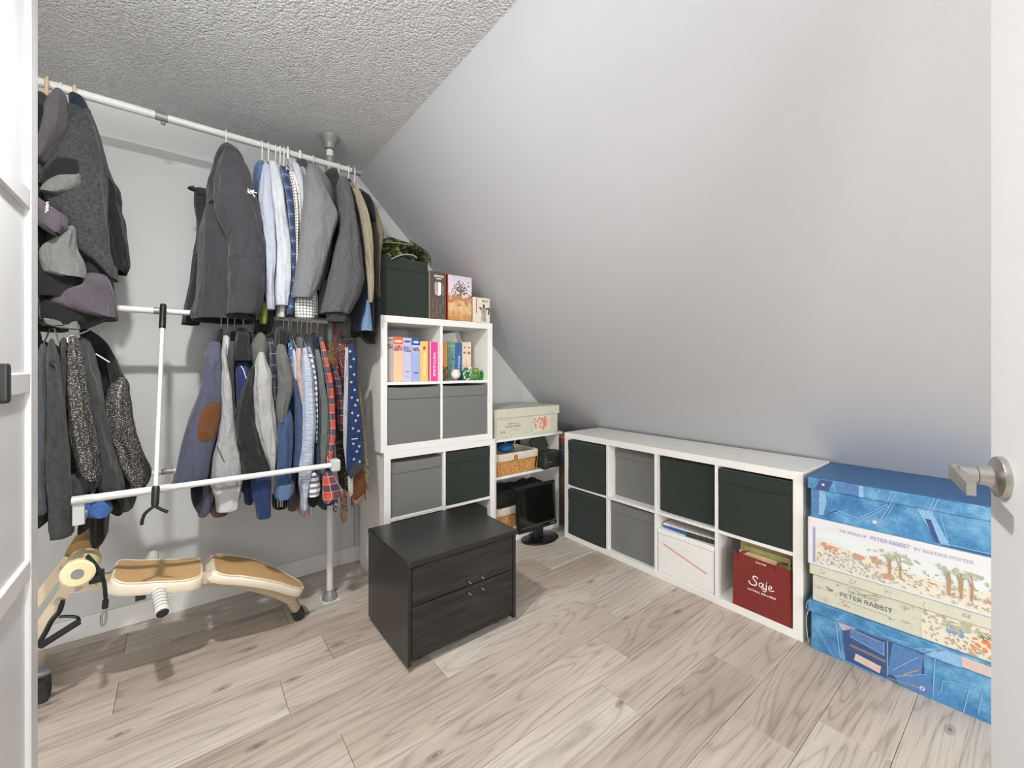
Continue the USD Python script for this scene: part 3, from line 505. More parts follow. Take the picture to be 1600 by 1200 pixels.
t = thing('sun_hat', 'crumpled camouflage hat with wide brim lying on the dark bin', 'hat', (xa+.14, YT+.14, zb))
pts = [UY(u, v, YT+.05) for u, v in ((585, 382), (610, 381), (640, 386), (662, 395), (670, 408))]
rings = []
for i, p in enumerate(curve(pts, 30)):
    s = i/29; th = np.arange(24)/24*2*np.pi; a_ = .13*(1-.35*s); b_ = .018+.012*math.sin(math.pi*s)
    q = p+np.stack([0*th, a_*np.cos(th)+.06, b_*np.sin(th)], 1); q[:, 2] += .012*(meshkit.fbm(q*22, 2, 4)-.5); rings.append(q)
m, uv = sweep(rings); m.vertices[:, 2] = np.maximum(m.vertices[:, 2], zb+.002*0); part('brim', fixn(m), 'camouflage', t)
cr = UY(612, 372, YT+.1); g = blob((cr[0]-.02, YT+.12, zb+.045), (.115, .10, .075), 12, .35, 5, 4); part('crown', g, 'camouflage', t)
part('piping', pipe(curve([UY(u, v, YT-.012) for u, v in ((590, 379), (606, 378.5), (625, 380), (640, 383))]), .0022, 6), 'al_green', t)
part('chin_cord', pipe(curve([UY(u, v, YT+.02) for u, v in ((640, 376), (656, 386), (670, 398), (673, 406), (673, 416))]), .003, 8), 'fig_dark', t)
t = thing('cap', 'grey cap peak poking out under the camouflage hat', 'hat', (UY(635, 402, YT)[0], YT+.05, zb))
ring = curve([UY(u, v, YT-.016) for u, v in ((612, 404), (622, 399.5), (634, 396.5), (645, 397.5), (652, 402))], 20)
L = [np.array([p+DY*.0, p+DY*.11+DZ*.006, p+DY*.11, p-DZ*.006]) for p in ring]; plain('cap_grey', (150, 146, 140), .8, bump=.4, bscale=500.)
part('peak', fixn(sweep(L)[0]), 'cap_grey', t); part('crown', blob(((ring[10])[0], YT+.12, zb+.012), (.06, .07, .035), 3, .1), 'cap_grey', t)

plain('carton_brown', (84, 72, 62), .5, vary=.12, vscale=30.); plain('carton_edge', (150, 132, 112), .6); plain('carton_red', (178, 40, 32), .4); plain('carton_cream', (226, 216, 198), .5); plain('moka_metal', (166, 160, 150), .5, vary=.3, vscale=60.); plain('pic_dim', (128, 118, 106), .6)
Q0, Q1 = UY(671, 497, YT), UY(697.5, 424, YT); h_ = .288
t = thing('carton', 'tall dark brown coffee machine carton beside the dark bin', 'box', ((Q0[0]+Q1[0])/2, YT+.09, ZT))
part('body', bx(Q0[0], Q1[0], YT, YT+.20, ZT, ZT+h_, .002), 'carton_brown', t, smooth=False); part('edge_strip', bx(Q0[0]-.001, Q0[0]+.004, YT-.0015, YT+.19, ZT, ZT+h_+.001, .0005), 'carton_edge', t, smooth=False)
fo = ((Q0[0]+Q1[0])/2+.002, YT, ZT); hw = (Q1[0]-Q0[0])/2
part('brand_lettering', text('NESPRESSO', .0125, (fo[0]+.004, YT, ZT+h_-.033), DX, DZ, True, width=.068), 'ink_white', t, smooth=False)
part('small_lettering', text('VERTUO NEXT', .006, (fo[0]+.004, YT, ZT+h_-.044), DX, DZ, True, width=.036) if 0 else prism(sbox(-.018, 0, .018, .005), (fo[0]+.004, YT, ZT+h_-.045), DX, DZ, 0, .0005), 'ink_white', t, smooth=False)
part('machine_picture', prism(Polygon([(-.002, .142), (.018, .150), (.020, .222), (.004, .228), (-.002, .222)]), fo, DX, DZ, 0, .0006), 'ink_white', t, smooth=False)
part('machine_picture', prism(Polygon([(-.024, .15), (-.003, .142), (-.003, .224), (-.018, .226), (-.026, .21)]), fo, DX, DZ, 0, .0005), 'moka_metal', t, smooth=False)
part('machine_picture', prism(sbox(.026, .142, .037, .212), fo, DX, DZ, 0, .0005), 'pic_dim', t, smooth=False)
rg = np.random.RandomState(3)
part('print_lines', prism(unary_union([sbox(c_-.010, .012+r*.0085, c_-.010+rg.uniform(.008, .017), .0155+r*.0085) for c_ in (-.032, -.008, .016, .036) for r in range(13) if rg.rand() > .25]).intersection(sbox(-hw+.006, 0, hw-.003, .14)), fo, DX, DZ, 0, .0005), 'pic_dim', t, smooth=False)
Q0, Q1 = UY(699, 500, YT), UY(737, 430, YT); h_ = .284
t = thing('carton', 'box printed with an orange desert and a tree, red left edge', 'box', ((Q0[0]+Q1[0])/2, YT+.06, ZT))
part('body', bx(Q0[0]+.003, Q1[0], YT, YT+.16, ZT, ZT+h_, .001), 'carton_red', t, smooth=False)
mat('desert_print', {'g': ('texture_coordinate', {}), 's': ('separate_xyz', {}), 'n': ('noise_texture', {'scale': 42., 'detail': 5.}), 'ma': ('math', {'math_type': 'multiply_add', 'value2': .16}), 'r': ('rgb_ramp', {'ramp': [(0, lin((150, 98, 52))), (.10, lin((196, 140, 84))), (.17, lin((226, 190, 140))), (.22, lin((172, 112, 62))), (.255, lin((226, 214, 214))), (.36, lin((208, 202, 220)))]}), 'p': ('principled_bsdf', {'roughness': .45})},
    [('g.object', 'n.vector'), ('g.object', 's.vector'), ('n.fac', 'ma.value1'), ('s.z', 'ma.value3'), ('ma.value', 'r.fac'), ('r.color', 'p.base_color')])
part('front_picture', bx(Q0[0]+.006, Q1[0]-.001, YT-.0012, YT, ZT+.003, ZT+h_-.002, .0003), 'desert_print', t, smooth=False)
cx_ = (Q0[0]+Q1[0])/2+.004; part('tree_print', prism(unary_union([affinity.translate(affinity.rotate(affinity.scale(Point(0, 0).buffer(1, 4), .007, .0028), rg.uniform(0, 180)), float(rg.normal(0, .032)), float(.196+rg.normal(0, .022))) for _ in range(90)]).intersection(sbox(-.07, .14, .07, .26)), (cx_, YT-.0012, ZT), DX, DZ, 0, .0004), 'carton_brown', t, smooth=False)
Q0, Q1 = UY(739, 500, YT), UY(765.5, 470, YT); h_ = .163
t = thing('carton', 'small cream carton picturing a stovetop coffee pot', 'box', ((Q0[0]+Q1[0])/2, YT+.05, ZT))
part('body', bx(Q0[0], Q1[0], YT, YT+.11, ZT+.002, ZT+h_, .0015), 'carton_cream', t, smooth=False); part('bottom_flap', bx(Q0[0]-.0005, Q1[0]+.0005, YT-.001, YT+.11, ZT, ZT+.0025, .0004), 'carton_red', t, smooth=False)
fo = ((Q0[0]+Q1[0])/2, YT, ZT); 
part('side_stripe', prism(sbox(-.043, .06, -.039, .158), fo, DX, DZ, 0, .0005), 'carton_red', t, smooth=False)
part('brand_lettering', text('BIALETTI', .0125, (fo[0]+.028, YT, ZT+.136), DX, DZ, True, width=.052), 'fig_dark', t, smooth=False)
part('pot_picture', prism(Polygon([(-.006, .008), (.040, .008), (.033, .054), (.044, .100), (-.010, .100), (.001, .054)]), fo, DX, DZ, 0, .0006), 'moka_metal', t, smooth=False)
part('pot_picture', prism(unary_union([LineString([(.040, .092), (.058, .098), (.06, .08), (.054, .058)]).buffer(.0046), LineString([(.017, .100), (.017, .116)]).buffer(.006), Polygon([(-.008, .100), (-.022, .102), (-.002, .075)])]), fo, DX, DZ, 0, .0007), 'fig_dark', t, smooth=False)

# ------------------------------------------------------------------ small shelf in the corner
SX0, SX1, SY0, SY1 = 1.690, 2.315, 2.272, 2.60
t = thing('small_shelf', 'low white open shelf with baskets in the corner, cream box on top', 'shelf', ((SX0+SX1)/2, (SY0+SY1)/2, 0))
part('top_board', bx(SX0-.01, SX1+.035, SY0-.006, SY1, .722, .740, .003), 'laminate_white', t, smooth=False)
part('side_panel', bx(SX0, SX0+.018, SY0, SY1, 0, .722, .002), 'laminate_white', t, smooth=False)
part('side_panel', bx(SX1-.018, SX1, SY0, SY1, 0, .722, .002), 'laminate_white', t, smooth=False)
part('shelf_board', bx(SX0+.018, SX1-.018, SY0+.003, SY1-.006, .462, .480, .002), 'laminate_white', t, smooth=False)
part('shelf_board', bx(SX0+.018, SX1-.018, SY0+.003, SY1-.006, .082, .100, .002), 'laminate_white', t, smooth=False)
part('kick_board', bx(SX0+.018, SX1-.018, SY0+.012, SY0+.026, 0, .082, .002), 'laminate_white', t, smooth=False)
part('back_panel', bx(SX0+.018, SX1-.018, SY1-.006, SY1, .09, .722, .001), 'laminate_white', t, smooth=False)

mat('wicker', {'t': ('texture_coordinate', {}), 'n': ('noise_texture', {'scale': 90., 'detail': 2.}), 'r': ('rgb_ramp', {'ramp': [(.3, lin((176, 122, 62))), (.7, lin((222, 172, 108)))]}), 'p': ('principled_bsdf', {'roughness': .55, 'specular_ior_level': .35})}, [('t.object', 'n.vector'), ('n.fac', 'r.fac'), ('r.color', 'p.base_color')])
plain('liner_linen', (214, 204, 186), .95, bump=.5, bscale=500., vary=.06, vscale=40.); plain('leather_tab', (176, 124, 70), .6)
def basket(label, x0, x1, y0, y1, z0, h):
    t = thing('wicker_basket', label, 'basket', ((x0+x1)/2, (y0+y1)/2, z0))
    c = np.array([(x0+x1)/2, (y0+y1)/2]); hx, hy = (x1-x0)/2, (y1-y0)/2; N = 208; rows = 17; V = []; 
    th = np.arange(N)/N*2*np.pi; p = 9.; ux, uy = np.cos(th), np.sin(th); k = (np.abs(ux)**p+np.abs(uy)**p)**(-1/p); ux, uy = ux*k, uy*k
    rings = []; per = 2*np.pi*26
    for r in range(rows*3+1):
        s = r/(rows*3); f = .93+.07*s; row = r//3; ph = (r % 3)
        prof = [.0, 1., 1.][ph] if r < rows*3 else 0.
        wv = np.cos(th*26+(row % 2)*np.pi)*.5+.5
        off = .0052*prof*wv-.002
        rings.append(np.stack([c[0]+ux*(hx*f+off), c[1]+uy*(hy*f+off), np.full(N, z0+h*s)], 1))
    m, _ = sweep(rings, (True, False)); part('woven_body', m, 'wicker', t, smooth=60)
    for q in range(14):
        a_ = q/13; part('stake', pipe([(x0+.02+a_*(x1-x0-.04), y0+.005, z0+.002), (x0+.008+a_*(x1-x0-.016), y0-.0035, z0+h)], .0022, 6), 'wicker', t)
    rings = []
    for (s, o) in ((h-.048, .006), (h-.03, .008), (h-.005, .008), (h+.004, .004), (h+.004, -.004), (h-.004, -.008), (h-.06, -.010)):
        wob = .003*(meshkit.fbm(np.stack([ux*6, uy*6, 0*ux+s*20], 1), 3, 5)-.5)*2
        rings.append(np.stack([c[0]+ux*(hx+o+wob), c[1]+uy*(hy+o+wob), np.full(N, z0+s)+wob], 1))
    m, _ = sweep(rings, (False, True)); part('liner', m, 'liner_linen', t, smooth=60)
    xx = x0+.42*(x1-x0); part('leather_tab', hull([(xx+sx*.016, y0-.0145+d_, z0+h-.05) for sx in (-1, 1) for d_ in (0, .004)]+[(xx+sx*.016, y0-.0145+d_, z0+h-.018) for sx in (-1, 1) for d_ in (0, .004)]+[(xx, y0-.0145+d_, z0+h-.010) for d_ in (0, .004)]), 'leather_tab', t, smooth=False)
    return t
bl = UY(780, 740, SY0+.006)
basket('wicker basket with a linen liner on the middle board of the corner shelf', SX0+.022, UY(841, 720, SY0+.01)[0], SY0+.006, SY0+.25, .4805, .150)
basket('wicker basket on the bottom board of the corner shelf, half behind the monitor', SX0+.022, UY(845, 800, SY0+.02)[0], SY0+.012, SY0+.25, .1005, .150)
plain('cloth_blue', (26, 92, 142), .8, bump=.5, bscale=300., vary=.2, vscale=40.); plain('nylon_black', (44, 46, 44), .6, bump=.4, bscale=300., vary=.25, vscale=30.); plain('nylon_green_black', (50, 56, 46), .65, bump=.4, bscale=300.); plain('cloth_black', (30, 32, 31), .9, bump=.5, bscale=300., vary=.2, vscale=30.)
q = UY(789, 697, SY0+.08); t = thing('folded_cloth', 'bright blue folded cloth lying in the upper wicker basket', 'cloth', (q[0], q[1], q[2]-.03)); part('cloth', blob((q[0]+.005, q[1], q[2]-.012), (.062, .05, .032), 3, .22, 3, 4), 'cloth_blue', t); part('fold', blob((q[0]+.02, q[1]-.02, q[2]-.018), (.048, .03, .022), 8, .2, 3), 'cloth_blue', t)
q0, q1 = UY(842, 742, SY0-.03), UY(880, 705, SY0-.03)
t = thing('camera_bag', 'small black padded nylon bag at the right of the middle shelf board', 'bag', (2.21, SY0+.03, .482))
part('body', rbox(2.125, 2.292, SY0-.045, SY0+.12, .481, .600, amp=.012, seed=3), 'nylon_black', t); part('flap', rbox(2.128, 2.290, SY0-.050, SY0+.05, .560, .606, amp=.008, seed=5), 'nylon_black', t)
for s in (0, 1): part('strap', pipe(curve([(2.13+.03*s, SY0-.052, .60-.01*s), (2.19, SY0-.058, .545), (2.25+.03*s, SY0-.052, .495+.04*s)]), .006, 8), 'cloth_black', t)
part('zip', pipe(curve([(2.14, SY0-.047, .535), (2.21, SY0-.053, .532), (2.28, SY0-.047, .535)]), .002, 6), 'ink_grey', t)
t = thing('laptop_sleeve', 'flat dark sleeve leaning against the right side of the corner shelf', 'sleeve', (2.2, SY0+.1, .60))
g = rbox(2.10, 2.24, SY0+.06, SY0+.085, .585, .735, amp=.003, seed=7); g = rot(g, -.55, [0, 1, 0], (2.17, SY0+.07, .66)); g.vertices[:, 2] -= .008; part('sleeve', g, 'nylon_green_black', t); part('edge', pipe([g.vertices[g.vertices[:, 0].argmax()]-DY*.014, g.vertices[g.vertices[:, 2].argmin()]-DY*.014], .002, 6), 'ink_grey', t)
t = thing('tool_case', 'black case with pale handles at the back of the middle shelf', 'case', (2.05, SY0+.28, .482)); part('body', rbox(1.95, 2.14, SY0+.255, SY0+.31, .481, .715, amp=.004, seed=9), 'cloth_black', t)
for x in (1.972, 2.07): part('handle', pipe(curve([(x, SY0+.252, .64), (x+.004, SY0+.242, .67), (x+.012, SY0+.248, .705)]), .006, 8), 'liner_linen', t)
t = thing('bundle', 'black cloth bundle lying over the lower basket', 'bundle', (1.86, SY0+.12, .26)); part('cloth', rbox(1.715, 2.06, SY0+.05, SY0+.24, .262, .355, amp=.03, freq=12, seed=11), 'cloth_black', t); part('fold', rbox(1.90, 2.19, SY0+.03, SY0+.18, .285, .375, amp=.03, freq=12, seed=15), 'cloth_black', t)

# cream patterned box on the corner shelf and the stack of books behind
mat('cream_print', {'t': ('texture_coordinate', {}), 'v': ('voronoi_texture', {'scale': 24.}), 'n': ('noise_texture', {'scale': 160., 'detail': 2.}), 'm': ('math', {'math_type': 'add'}), 'r': ('rgb_ramp', {'ramp': [(0, lin((172, 164, 138))), (.30, lin((184, 178, 152))), (.42, lin((203, 202, 182))), (1, lin((205, 204, 185)))]}), 'h': ('math', {'math_type': 'multiply', 'value2': .5}), 'p': ('principled_bsdf', {'roughness': .55})},
    [('t.object', 'v.vector'), ('t.object', 'n.vector'), ('n.fac', 'h.value1'), ('v.distance', 'm.value1'), ('h.value', 'm.value2'), ('m.value', 'r.fac'), ('r.color', 'p.base_color')])
plain('cream_plain', (212, 210, 188), .55); plain('print_orange', (226, 132, 84), .6); plain('print_rose', (206, 150, 128), .6); plain('print_green', (170, 178, 148), .6); plain('print_leaf', (172, 160, 126), .6); plain('print_olive', (120, 124, 92), .6); plain('print_brown', (168, 138, 112), .6); plain('print_sky', (218, 224, 222), .6); plain('print_pale', (222, 215, 196), .6); plain('print_red', (204, 142, 124), .6); plain('print_mauve', (176, 170, 196), .6); plain('print_blue', (120, 150, 184), .6); plain('print_stone', (176, 158, 132), .6)
def scatter(n_, rng, x0, x1, y0, y1, smin, smax, asp=.5, dist=None):
    out = []
    for _ in range(n_):
        s = rng.uniform(smin, smax); x, y = rng.uniform(x0, x1), rng.uniform(y0, y1)
        if dist: x, y = dist(rng)
        out.append(affinity.translate(affinity.rotate(affinity.scale(Point(0, 0).buffer(1, 3), s, s*asp), rng.uniform(0, 180)), x, y))
    return unary_union(out)
K0, K1 = UY(773, 684, SY0), UY(871, 668, SY0); BZ = .7405
t = thing('keepsake_box', 'cream patterned cardboard box with lid on the corner shelf', 'box', ((K0[0]+K1[0])/2, SY0+.15, BZ))
part('body', bx(K0[0], K1[0], SY0, SY0+.285, BZ, BZ+.175, .0015), 'cream_print', t, smooth=False); part('lid', bx(K0[0]-.008, K1[0]+.012, SY0-.008, SY0+.293, BZ+.145, BZ+.208, .002), 'cream_print', t, smooth=False)
fo = (K0[0], SY0, BZ); W_ = K1[0]-K0[0]; rg = np.random.RandomState(5)
part('picture_panel', prism(sbox(W_*.585, .022, W_*.87, .137), fo, DX, DZ, 0, .0005), 'print_pale', t, smooth=False)
part('flower_print', prism(scatter(34, rg, W_*.6, W_*.72, .05, .13, .004, .010, .7), fo, DX, DZ, .0005, .0009), 'print_rose', t, smooth=False)
part('flower_print', prism(scatter(26, rg, W_*.73, W_*.8, .032, .12, .006, .014, .7), fo, DX, DZ, .0006, .0011), 'print_orange', t, smooth=False)
part('leaf_print', prism(scatter(60, rg, W_*.59, W_*.865, .024, .135, .002, .005, .5), fo, DX, DZ, .0004, .0008), 'print_leaf', t, smooth=False)
part('box_lettering', text('THE WORLD OF', .009, (K0[0]+W_*.27, SY0, BZ+.097), DX, DZ, width=.10), 'print_olive', t, smooth=False); part('box_lettering', text('PETER RABBIT', .015, (K0[0]+W_*.27, SY0, BZ+.074), DX, DZ, width=.15), 'print_olive', t, smooth=False)
part('leaf_print', prism(unary_union([scatter(7, rg, .05, .085, .038, .06, .003, .007, .5), scatter(8, rg, .12, .22, .055, .064, .002, .004, .5)]), fo, DX, DZ, 0, .0005), 'print_olive', t, smooth=False)
plain('book_tan', (188, 150, 118), .6); plain('book_rust', (150, 82, 54), .6); plain('book_purple', (104, 98, 128), .6); plain('book_slate', (92, 92, 104), .6); plain('book_umber', (110, 92, 80), .6)
zc = .0; hs = [(.36, 'book_umber'), (.135, 'book_umber'), (.05, 'book_slate'), (.03, 'book_purple'), (.028, 'book_purple'), (.03, 'book_slate'), (.045, 'book_rust'), (.016, 'book_tan')]
nm = ['carton at the bottom of the pile in the corner', 'brown box, second from the bottom of the corner pile', 'slate blue book, third from the bottom of the corner pile', 'thin purple book in the middle of the corner pile', 'thinner purple book just above the middle of the corner pile', 'slate book under the rust-red one in the corner pile', 'rust red book, second from the top of the corner pile', 'thin tan book on top of the corner pile']
for i, ((hh, m_), lb) in enumerate(zip(hs, nm)):
    b_ = thing('box' if i < 2 else 'book', lb, 'box' if i < 2 else 'book', (2.45, 2.33, zc)); o_ = .003*math.sin(i*2.1)
    if i < 2: part('body', bx(2.365+o_, 2.53+o_, 2.16, 2.44, zc, zc+hh*.8, .002), m_, b_, smooth=False); part('lid', bx(2.363+o_, 2.532+o_, 2.158, 2.442, zc+hh*.8, zc+hh, .002), m_, b_, smooth=False)
    else:
        part('cover', bx(2.36+o_, 2.53+o_, 2.16, 2.44, zc, zc+.0025, .0005), m_, b_, smooth=False); part('cover', bx(2.36+o_, 2.53+o_, 2.16, 2.44, zc+hh-.0025, zc+hh, .0005), m_, b_, smooth=False)
        part('spine', bx(2.36+o_, 2.364+o_, 2.16, 2.44, zc, zc+hh, .001), m_, b_, smooth=False); part('pages', bx(2.364+o_, 2.527+o_, 2.163, 2.437, zc+.0025, zc+hh-.0025, .0005), 'paper_white', b_, smooth=False)
    zc += hh+.0005

# ------------------------------------------------------------------ monitor on the floor
plain('screen_gloss', (10, 12, 11), .10, spec=.6); plain('bezel_gloss', (24, 25, 25), .2); plain('bezel_line', (110, 118, 104), .35)
MY = 2.155; t = thing('monitor', 'black flat-screen monitor standing on the floor by the baskets', 'monitor', (2.0, MY+.05, 0))
A0, A1 = UY(811, 762, MY), UY(871.5, 752, MY); mx0, mx1 = A0[0], A1[0]; mz0, mz1 = .098, .412; tl = .06
cc = ((mx0+mx1)/2, MY, mz0)
def mon(m): return rot(m, -tl, [1, 0, 0], cc)
part('bezel', mon(bx(mx0, mx1, MY, MY+.035, mz0, mz1, .008)), 'bezel_gloss', t, smooth=False); part('back_shell', mon(rbox(mx0+.04, mx1-.04, MY+.03, MY+.075, mz0+.04, mz1-.04)), 'black_plastic', t)
part('screen', mon(bx(mx0+.014, mx1-.014, MY-.0012, MY+.002, mz0+.045, mz1-.016, .0005)), 'screen_gloss', t, smooth=False)
part('bezel_line', mon(bx(mx0+.02, mx1-.002, MY-.0016, MY, mz0+.034, mz0+.0365, .0003)), 'bezel_line', t, smooth=False); part('bezel_line', mon(bx(mx1-.016, mx1-.010, MY-.0016, MY, mz0+.03, mz1-.004, .0005)), 'bezel_line', t, smooth=False)
part('power_button', mon(bx(mx1-.075, mx1-.035, MY-.0025, MY, mz0+.016, mz0+.024, .001)), 'bezel_line', t, smooth=False)
part('neck', bx(2.0, 2.08, MY+.04, MY+.075, .015, .2, .006), 'black_plastic', t); part('base', affinity_m if 0 else (lambda g: trimesh.Trimesh(g.vertices*np.array([1.25, .85, 1])+np.array([2.055, MY+.055, 0]), g.faces, process=False))(lathe([(0, 0), (.122, 0), (.125, .004), (.118, .012), (.06, .02), (0, .022)], (0, 0, 0), n=48)), 'bezel_gloss', t)

# ------------------------------------------------------------------ black cabinet on casters
CX0, CX1, CY0, CY1, CZ = .722, 1.288, 1.556, 2.004, .452
t = thing('bedside_cabinet', 'black wood-grain two-drawer cabinet on casters in mid-floor', 'cabinet', ((CX0+CX1)/2, (CY0+CY1)/2, 0))
part('top_board', bx(CX0-.004, CX1+.006, CY0-.008, CY1, CZ-.026, CZ, .004), 'black_top', t, smooth=False)
for x in (CX0, CX1-.017): part('side_panel', bx(x, x+.017, CY0, CY1, .024, CZ-.026, .0012), 'black_top', t, smooth=False)
part('back_panel', bx(CX0+.017, CX1-.017, CY1-.008, CY1-.001, .03, CZ-.026, .001), 'black_wood', t, smooth=False); part('bottom_board', bx(CX0+.017, CX1-.017, CY0+.03, CY1-.009, .052, .066, .001), 'black_wood', t, smooth=False)
zsplit = .262
for (z0, z1) in ((zsplit+.002, CZ-.030), (.052, zsplit-.002)):
    dw = part('drawer', bx(CX0+.020, CX1-.020, CY0+.002, CY0+.018, z0, z1, .0015), 'black_wood', t, smooth=False)
    part('drawer_box', bx(CX0+.03, CX1-.03, CY0+.018, CY1-.03, z0+.02, z1-.03, .001), 'black_wood', dw, smooth=False)
    zk = (z0+.024) if z0 > .2 else (z1-.022)
    for x in (CX0+.285, CX0+.355):
        kn = part('handle_hole', lathe([(0, 0), (.0062, 0), (.0062, .0012), (0, .0012)], (x, CY0+.0022, zk), (0, -1, 0), 18), 'seam_dark', dw)
        part('chrome_clip', pipe(curve([(x+.006, CY0+.001, zk-.004), (x+.009, CY0-.006, zk-.007), (x+.013, CY0-.008, zk-.010)]), .0022, 8), 'chrome', dw)
        part('chrome_clip', blob((x+.016, CY0-.004, zk-.014), (.0034, .0034, .0034), 1, 0, sub=2), 'chrome', dw)
part('skirting', bx(CX0+.024, CX1-.024, CY0+.010, CY0+.018, .036, .051, .001), 'black_wood', t, smooth=False)
for x in (CX0+.08, CX1-.08):
    for y in (CY0+.06, CY1-.06):
        cs = part('caster', rod((x-.010, y, .022), (x+.010, y, .022), .022, 20), 'black_rubber', t); part('fork', bx(x-.014, x+.014, y-.012, y+.012, .038, .052, .002), 'black_plastic', t)

# ------------------------------------------------------------------ stack of keepsake boxes on the right
mat('denim_print', {'t': ('texture_coordinate', {}), 'n': ('noise_texture', {'scale': 9., 'detail': 6., 'roughness': .65}), 'n2': ('noise_texture', {'scale': 240., 'detail': 2.}), 'r': ('rgb_ramp', {'ramp': [(.32, lin((48, 102, 152))), (.5, lin((80, 142, 188))), (.66, lin((122, 178, 212)))]}), 'r2': ('rgb_ramp', {'ramp': [(.3, (.72,)*3), (.6, (1,)*3)]}), 'x': ('mix', {'mix_type': 'multiply', 'fac': 1.}), 'p': ('principled_bsdf', {'roughness': .35, 'specular_ior_level': .5})},
    [('t.object', 'n.vector'), ('t.object', 'n2.vector'), ('n.fac', 'r.fac'), ('n2.fac', 'r2.fac'), ('r.color', 'x.color1'), ('r2.color', 'x.color2'), ('x.color', 'p.base_color')])
def denim(name, c, v=.16): plain(name, c, .4, vary=v, vscale=120.)
denim('denim_top', (52, 100, 150), .3); denim('denim_dark', (58, 80, 124)); denim('denim_mid', (84, 122, 172)); denim('denim_light', (136, 176, 212)); plain('denim_thread', (132, 174, 208), .5); plain('thread_dark', (44, 66, 104), .5); plain('thread_gold', (176, 150, 110), .5); plain('button_silver', (206, 204, 200), .35); plain('leather_label', (206, 184, 176), .6, vary=.06, vscale=60.)
def keepsake(label, x, yl, w, dep, z0, h, lidh, body, lid, rotd, over=.010):
    c = (x, yl); t = thing('keepsake_box', label, 'box', (x+dep/2, yl-w/2, z0)); R_ = lambda m: rotz(m, math.radians(rotd), c)
    part('body', R_(bx(x+.006, x+dep-.006, yl-w+.006, yl-.006, z0, z0+h-.004, .002)), body, t, smooth=False)
    part('lid', R_(bx(x-.004, x+dep+.004, yl-w-.004, yl+.004, z0+h-lidh, z0+h, .003)), lid, t, smooth=False)
    ca, sa = math.cos(math.radians(rotd)), math.sin(math.radians(rotd)); xd_ = np.array([sa, -ca, 0.])
    nd = np.cross(xd_, DZ); o = np.array([x, yl, z0])
    def fr(d): return o+nd*d                                      # frame origin lifted d in front of the lid line
    return t, R_, xd_, fr
BW = .60
XB = 2.202; YB = .628
# bottom denim box
t, R_, xd_, fr = keepsake('denim printed keepsake box at the bottom of the right-hand stack', XB, YB, BW, .43, 0, .212, .048, 'denim_print', 'denim_print', 2.2)
fb, fl_ = -.0056, .0044    # print on body / on lid
def pr(nm, poly, m, d, dd=.0006, parent=None): return part(nm, prism(poly, fr(d), xd_, DZ, 0, dd), m, parent or t, smooth=False, kind='stuff' if hasattr(poly, 'geoms') else None)
line = lambda pts, r: LineString(pts).buffer(r, cap_style=2)
pk = Polygon([(.115, .155), (.125, .010), (.36, .006), (.355, .158)]); pr('denim_patch', pk, 'denim_dark', fb)
pr('denim_patch', Polygon([(.096, .162), (.165, .162), (.115, .130)]), 'print_mauve', fb+.0004)
pr('denim_patch', Polygon([(.14, .155), (.245, .145), (.245, .095), (.14, .118)]), 'denim_mid', fb+.0004)
pr('denim_patch', Polygon([(.27, .16), (.355, .155), (.345, .03), (.255, .03)]), 'denim_mid', fb+.0004)
pr('waist_flap', Polygon([(.275, .028), (.30, .058), (.36, .085), (.385, .04), (.36, .006), (.29, .006)]), 'denim_mid', fb+.0008)
pr('seam_thread', unary_union([line([(.012, .110), (.055, .104)], .0008), line([(.02, .108), (.075, .01)], .0010), line([(.028, .108), (.083, .01)], .0010), line([(.092, .162), (.108, .012)], .0016), line([(.104, .162), (.118, .012)], .0010), line([(.14, .118), (.245, .095), (.245, .150)], .0013), line([(.255, .16), (.255, .02)], .0015), line([(.27, .05), (.34, .14)], .0011), line([(.385, .16), (.38, .02)], .0016), line([(.275, .03), (.36, .085)], .0013), line([(.40, .04), (.405, .088), (.43, .098), (.47, .10)], .0012), line([(.49, .02), (.50, .10), (.53, .1)], .0012), line([(.455, .0), (.47, .1)], .0012)]), 'denim_thread', fb+.0014)
pr('seam_thread', unary_union([line([(.126, .15), (.24, .142)], .0012), line([(.14, .086), (.25, .076)], .0012), line([(.14, .08), (.25, .07)], .0012), line([(.255, .012), (.30, .02), (.36, .028)], .0014), line([(.30, .05), (.34, .09)], .0022)]), 'thread_gold', fb+.0014)
pr('leather_label_print', affinity.rotate(sbox(.155, .022, .235, .052), -8), 'leather_label', fb+.0018)
pr('button_print', Point(.352, .028).buffer(.0075), 'button_silver', fb+.0018); pr('button_print', Point(.352, .028).buffer(.0035), 'denim_mid', fb+.0022, .0005)
lz = .212-.048
pr('seam_thread', unary_union([line([(.10, lz+.006), (.125, lz+.044)], .0012), line([(.19, lz+.04), (.25, lz+.012), (.32, lz+.02)], .0012), line([(.33, lz+.004), (.40, lz+.046)], .0012), line([(.345, lz+.004), (.415, lz+.046)], .0012), line([(.36, lz+.02), (.40, lz+.036)], .003)]), 'denim_thread', fl_)
pr('denim_patch', Polygon([(.36, lz+.0), (.40, lz+.044), (.47, lz+.044), (.45, lz+.0)]), 'denim_light', fl_); pr('leather_label_print', sbox(.452, lz+.006, .538, lz+.042), 'leather_label', fl_+.0004); pr('denim_patch', sbox(.54, lz+.004, .59, lz+.046), 'denim_dark', fl_)
part('cord', pipe(curve([fr(-.02)-xd_*.008+DZ*.20, fr(-.01)-xd_*.012+DZ*.17, fr(-.01)-xd_*.005+DZ*.165, fr(-.02)-xd_*.014+DZ*.12, fr(-.02)-xd_*.006+DZ*.012]), .0018, 6), 'liner_linen', t)
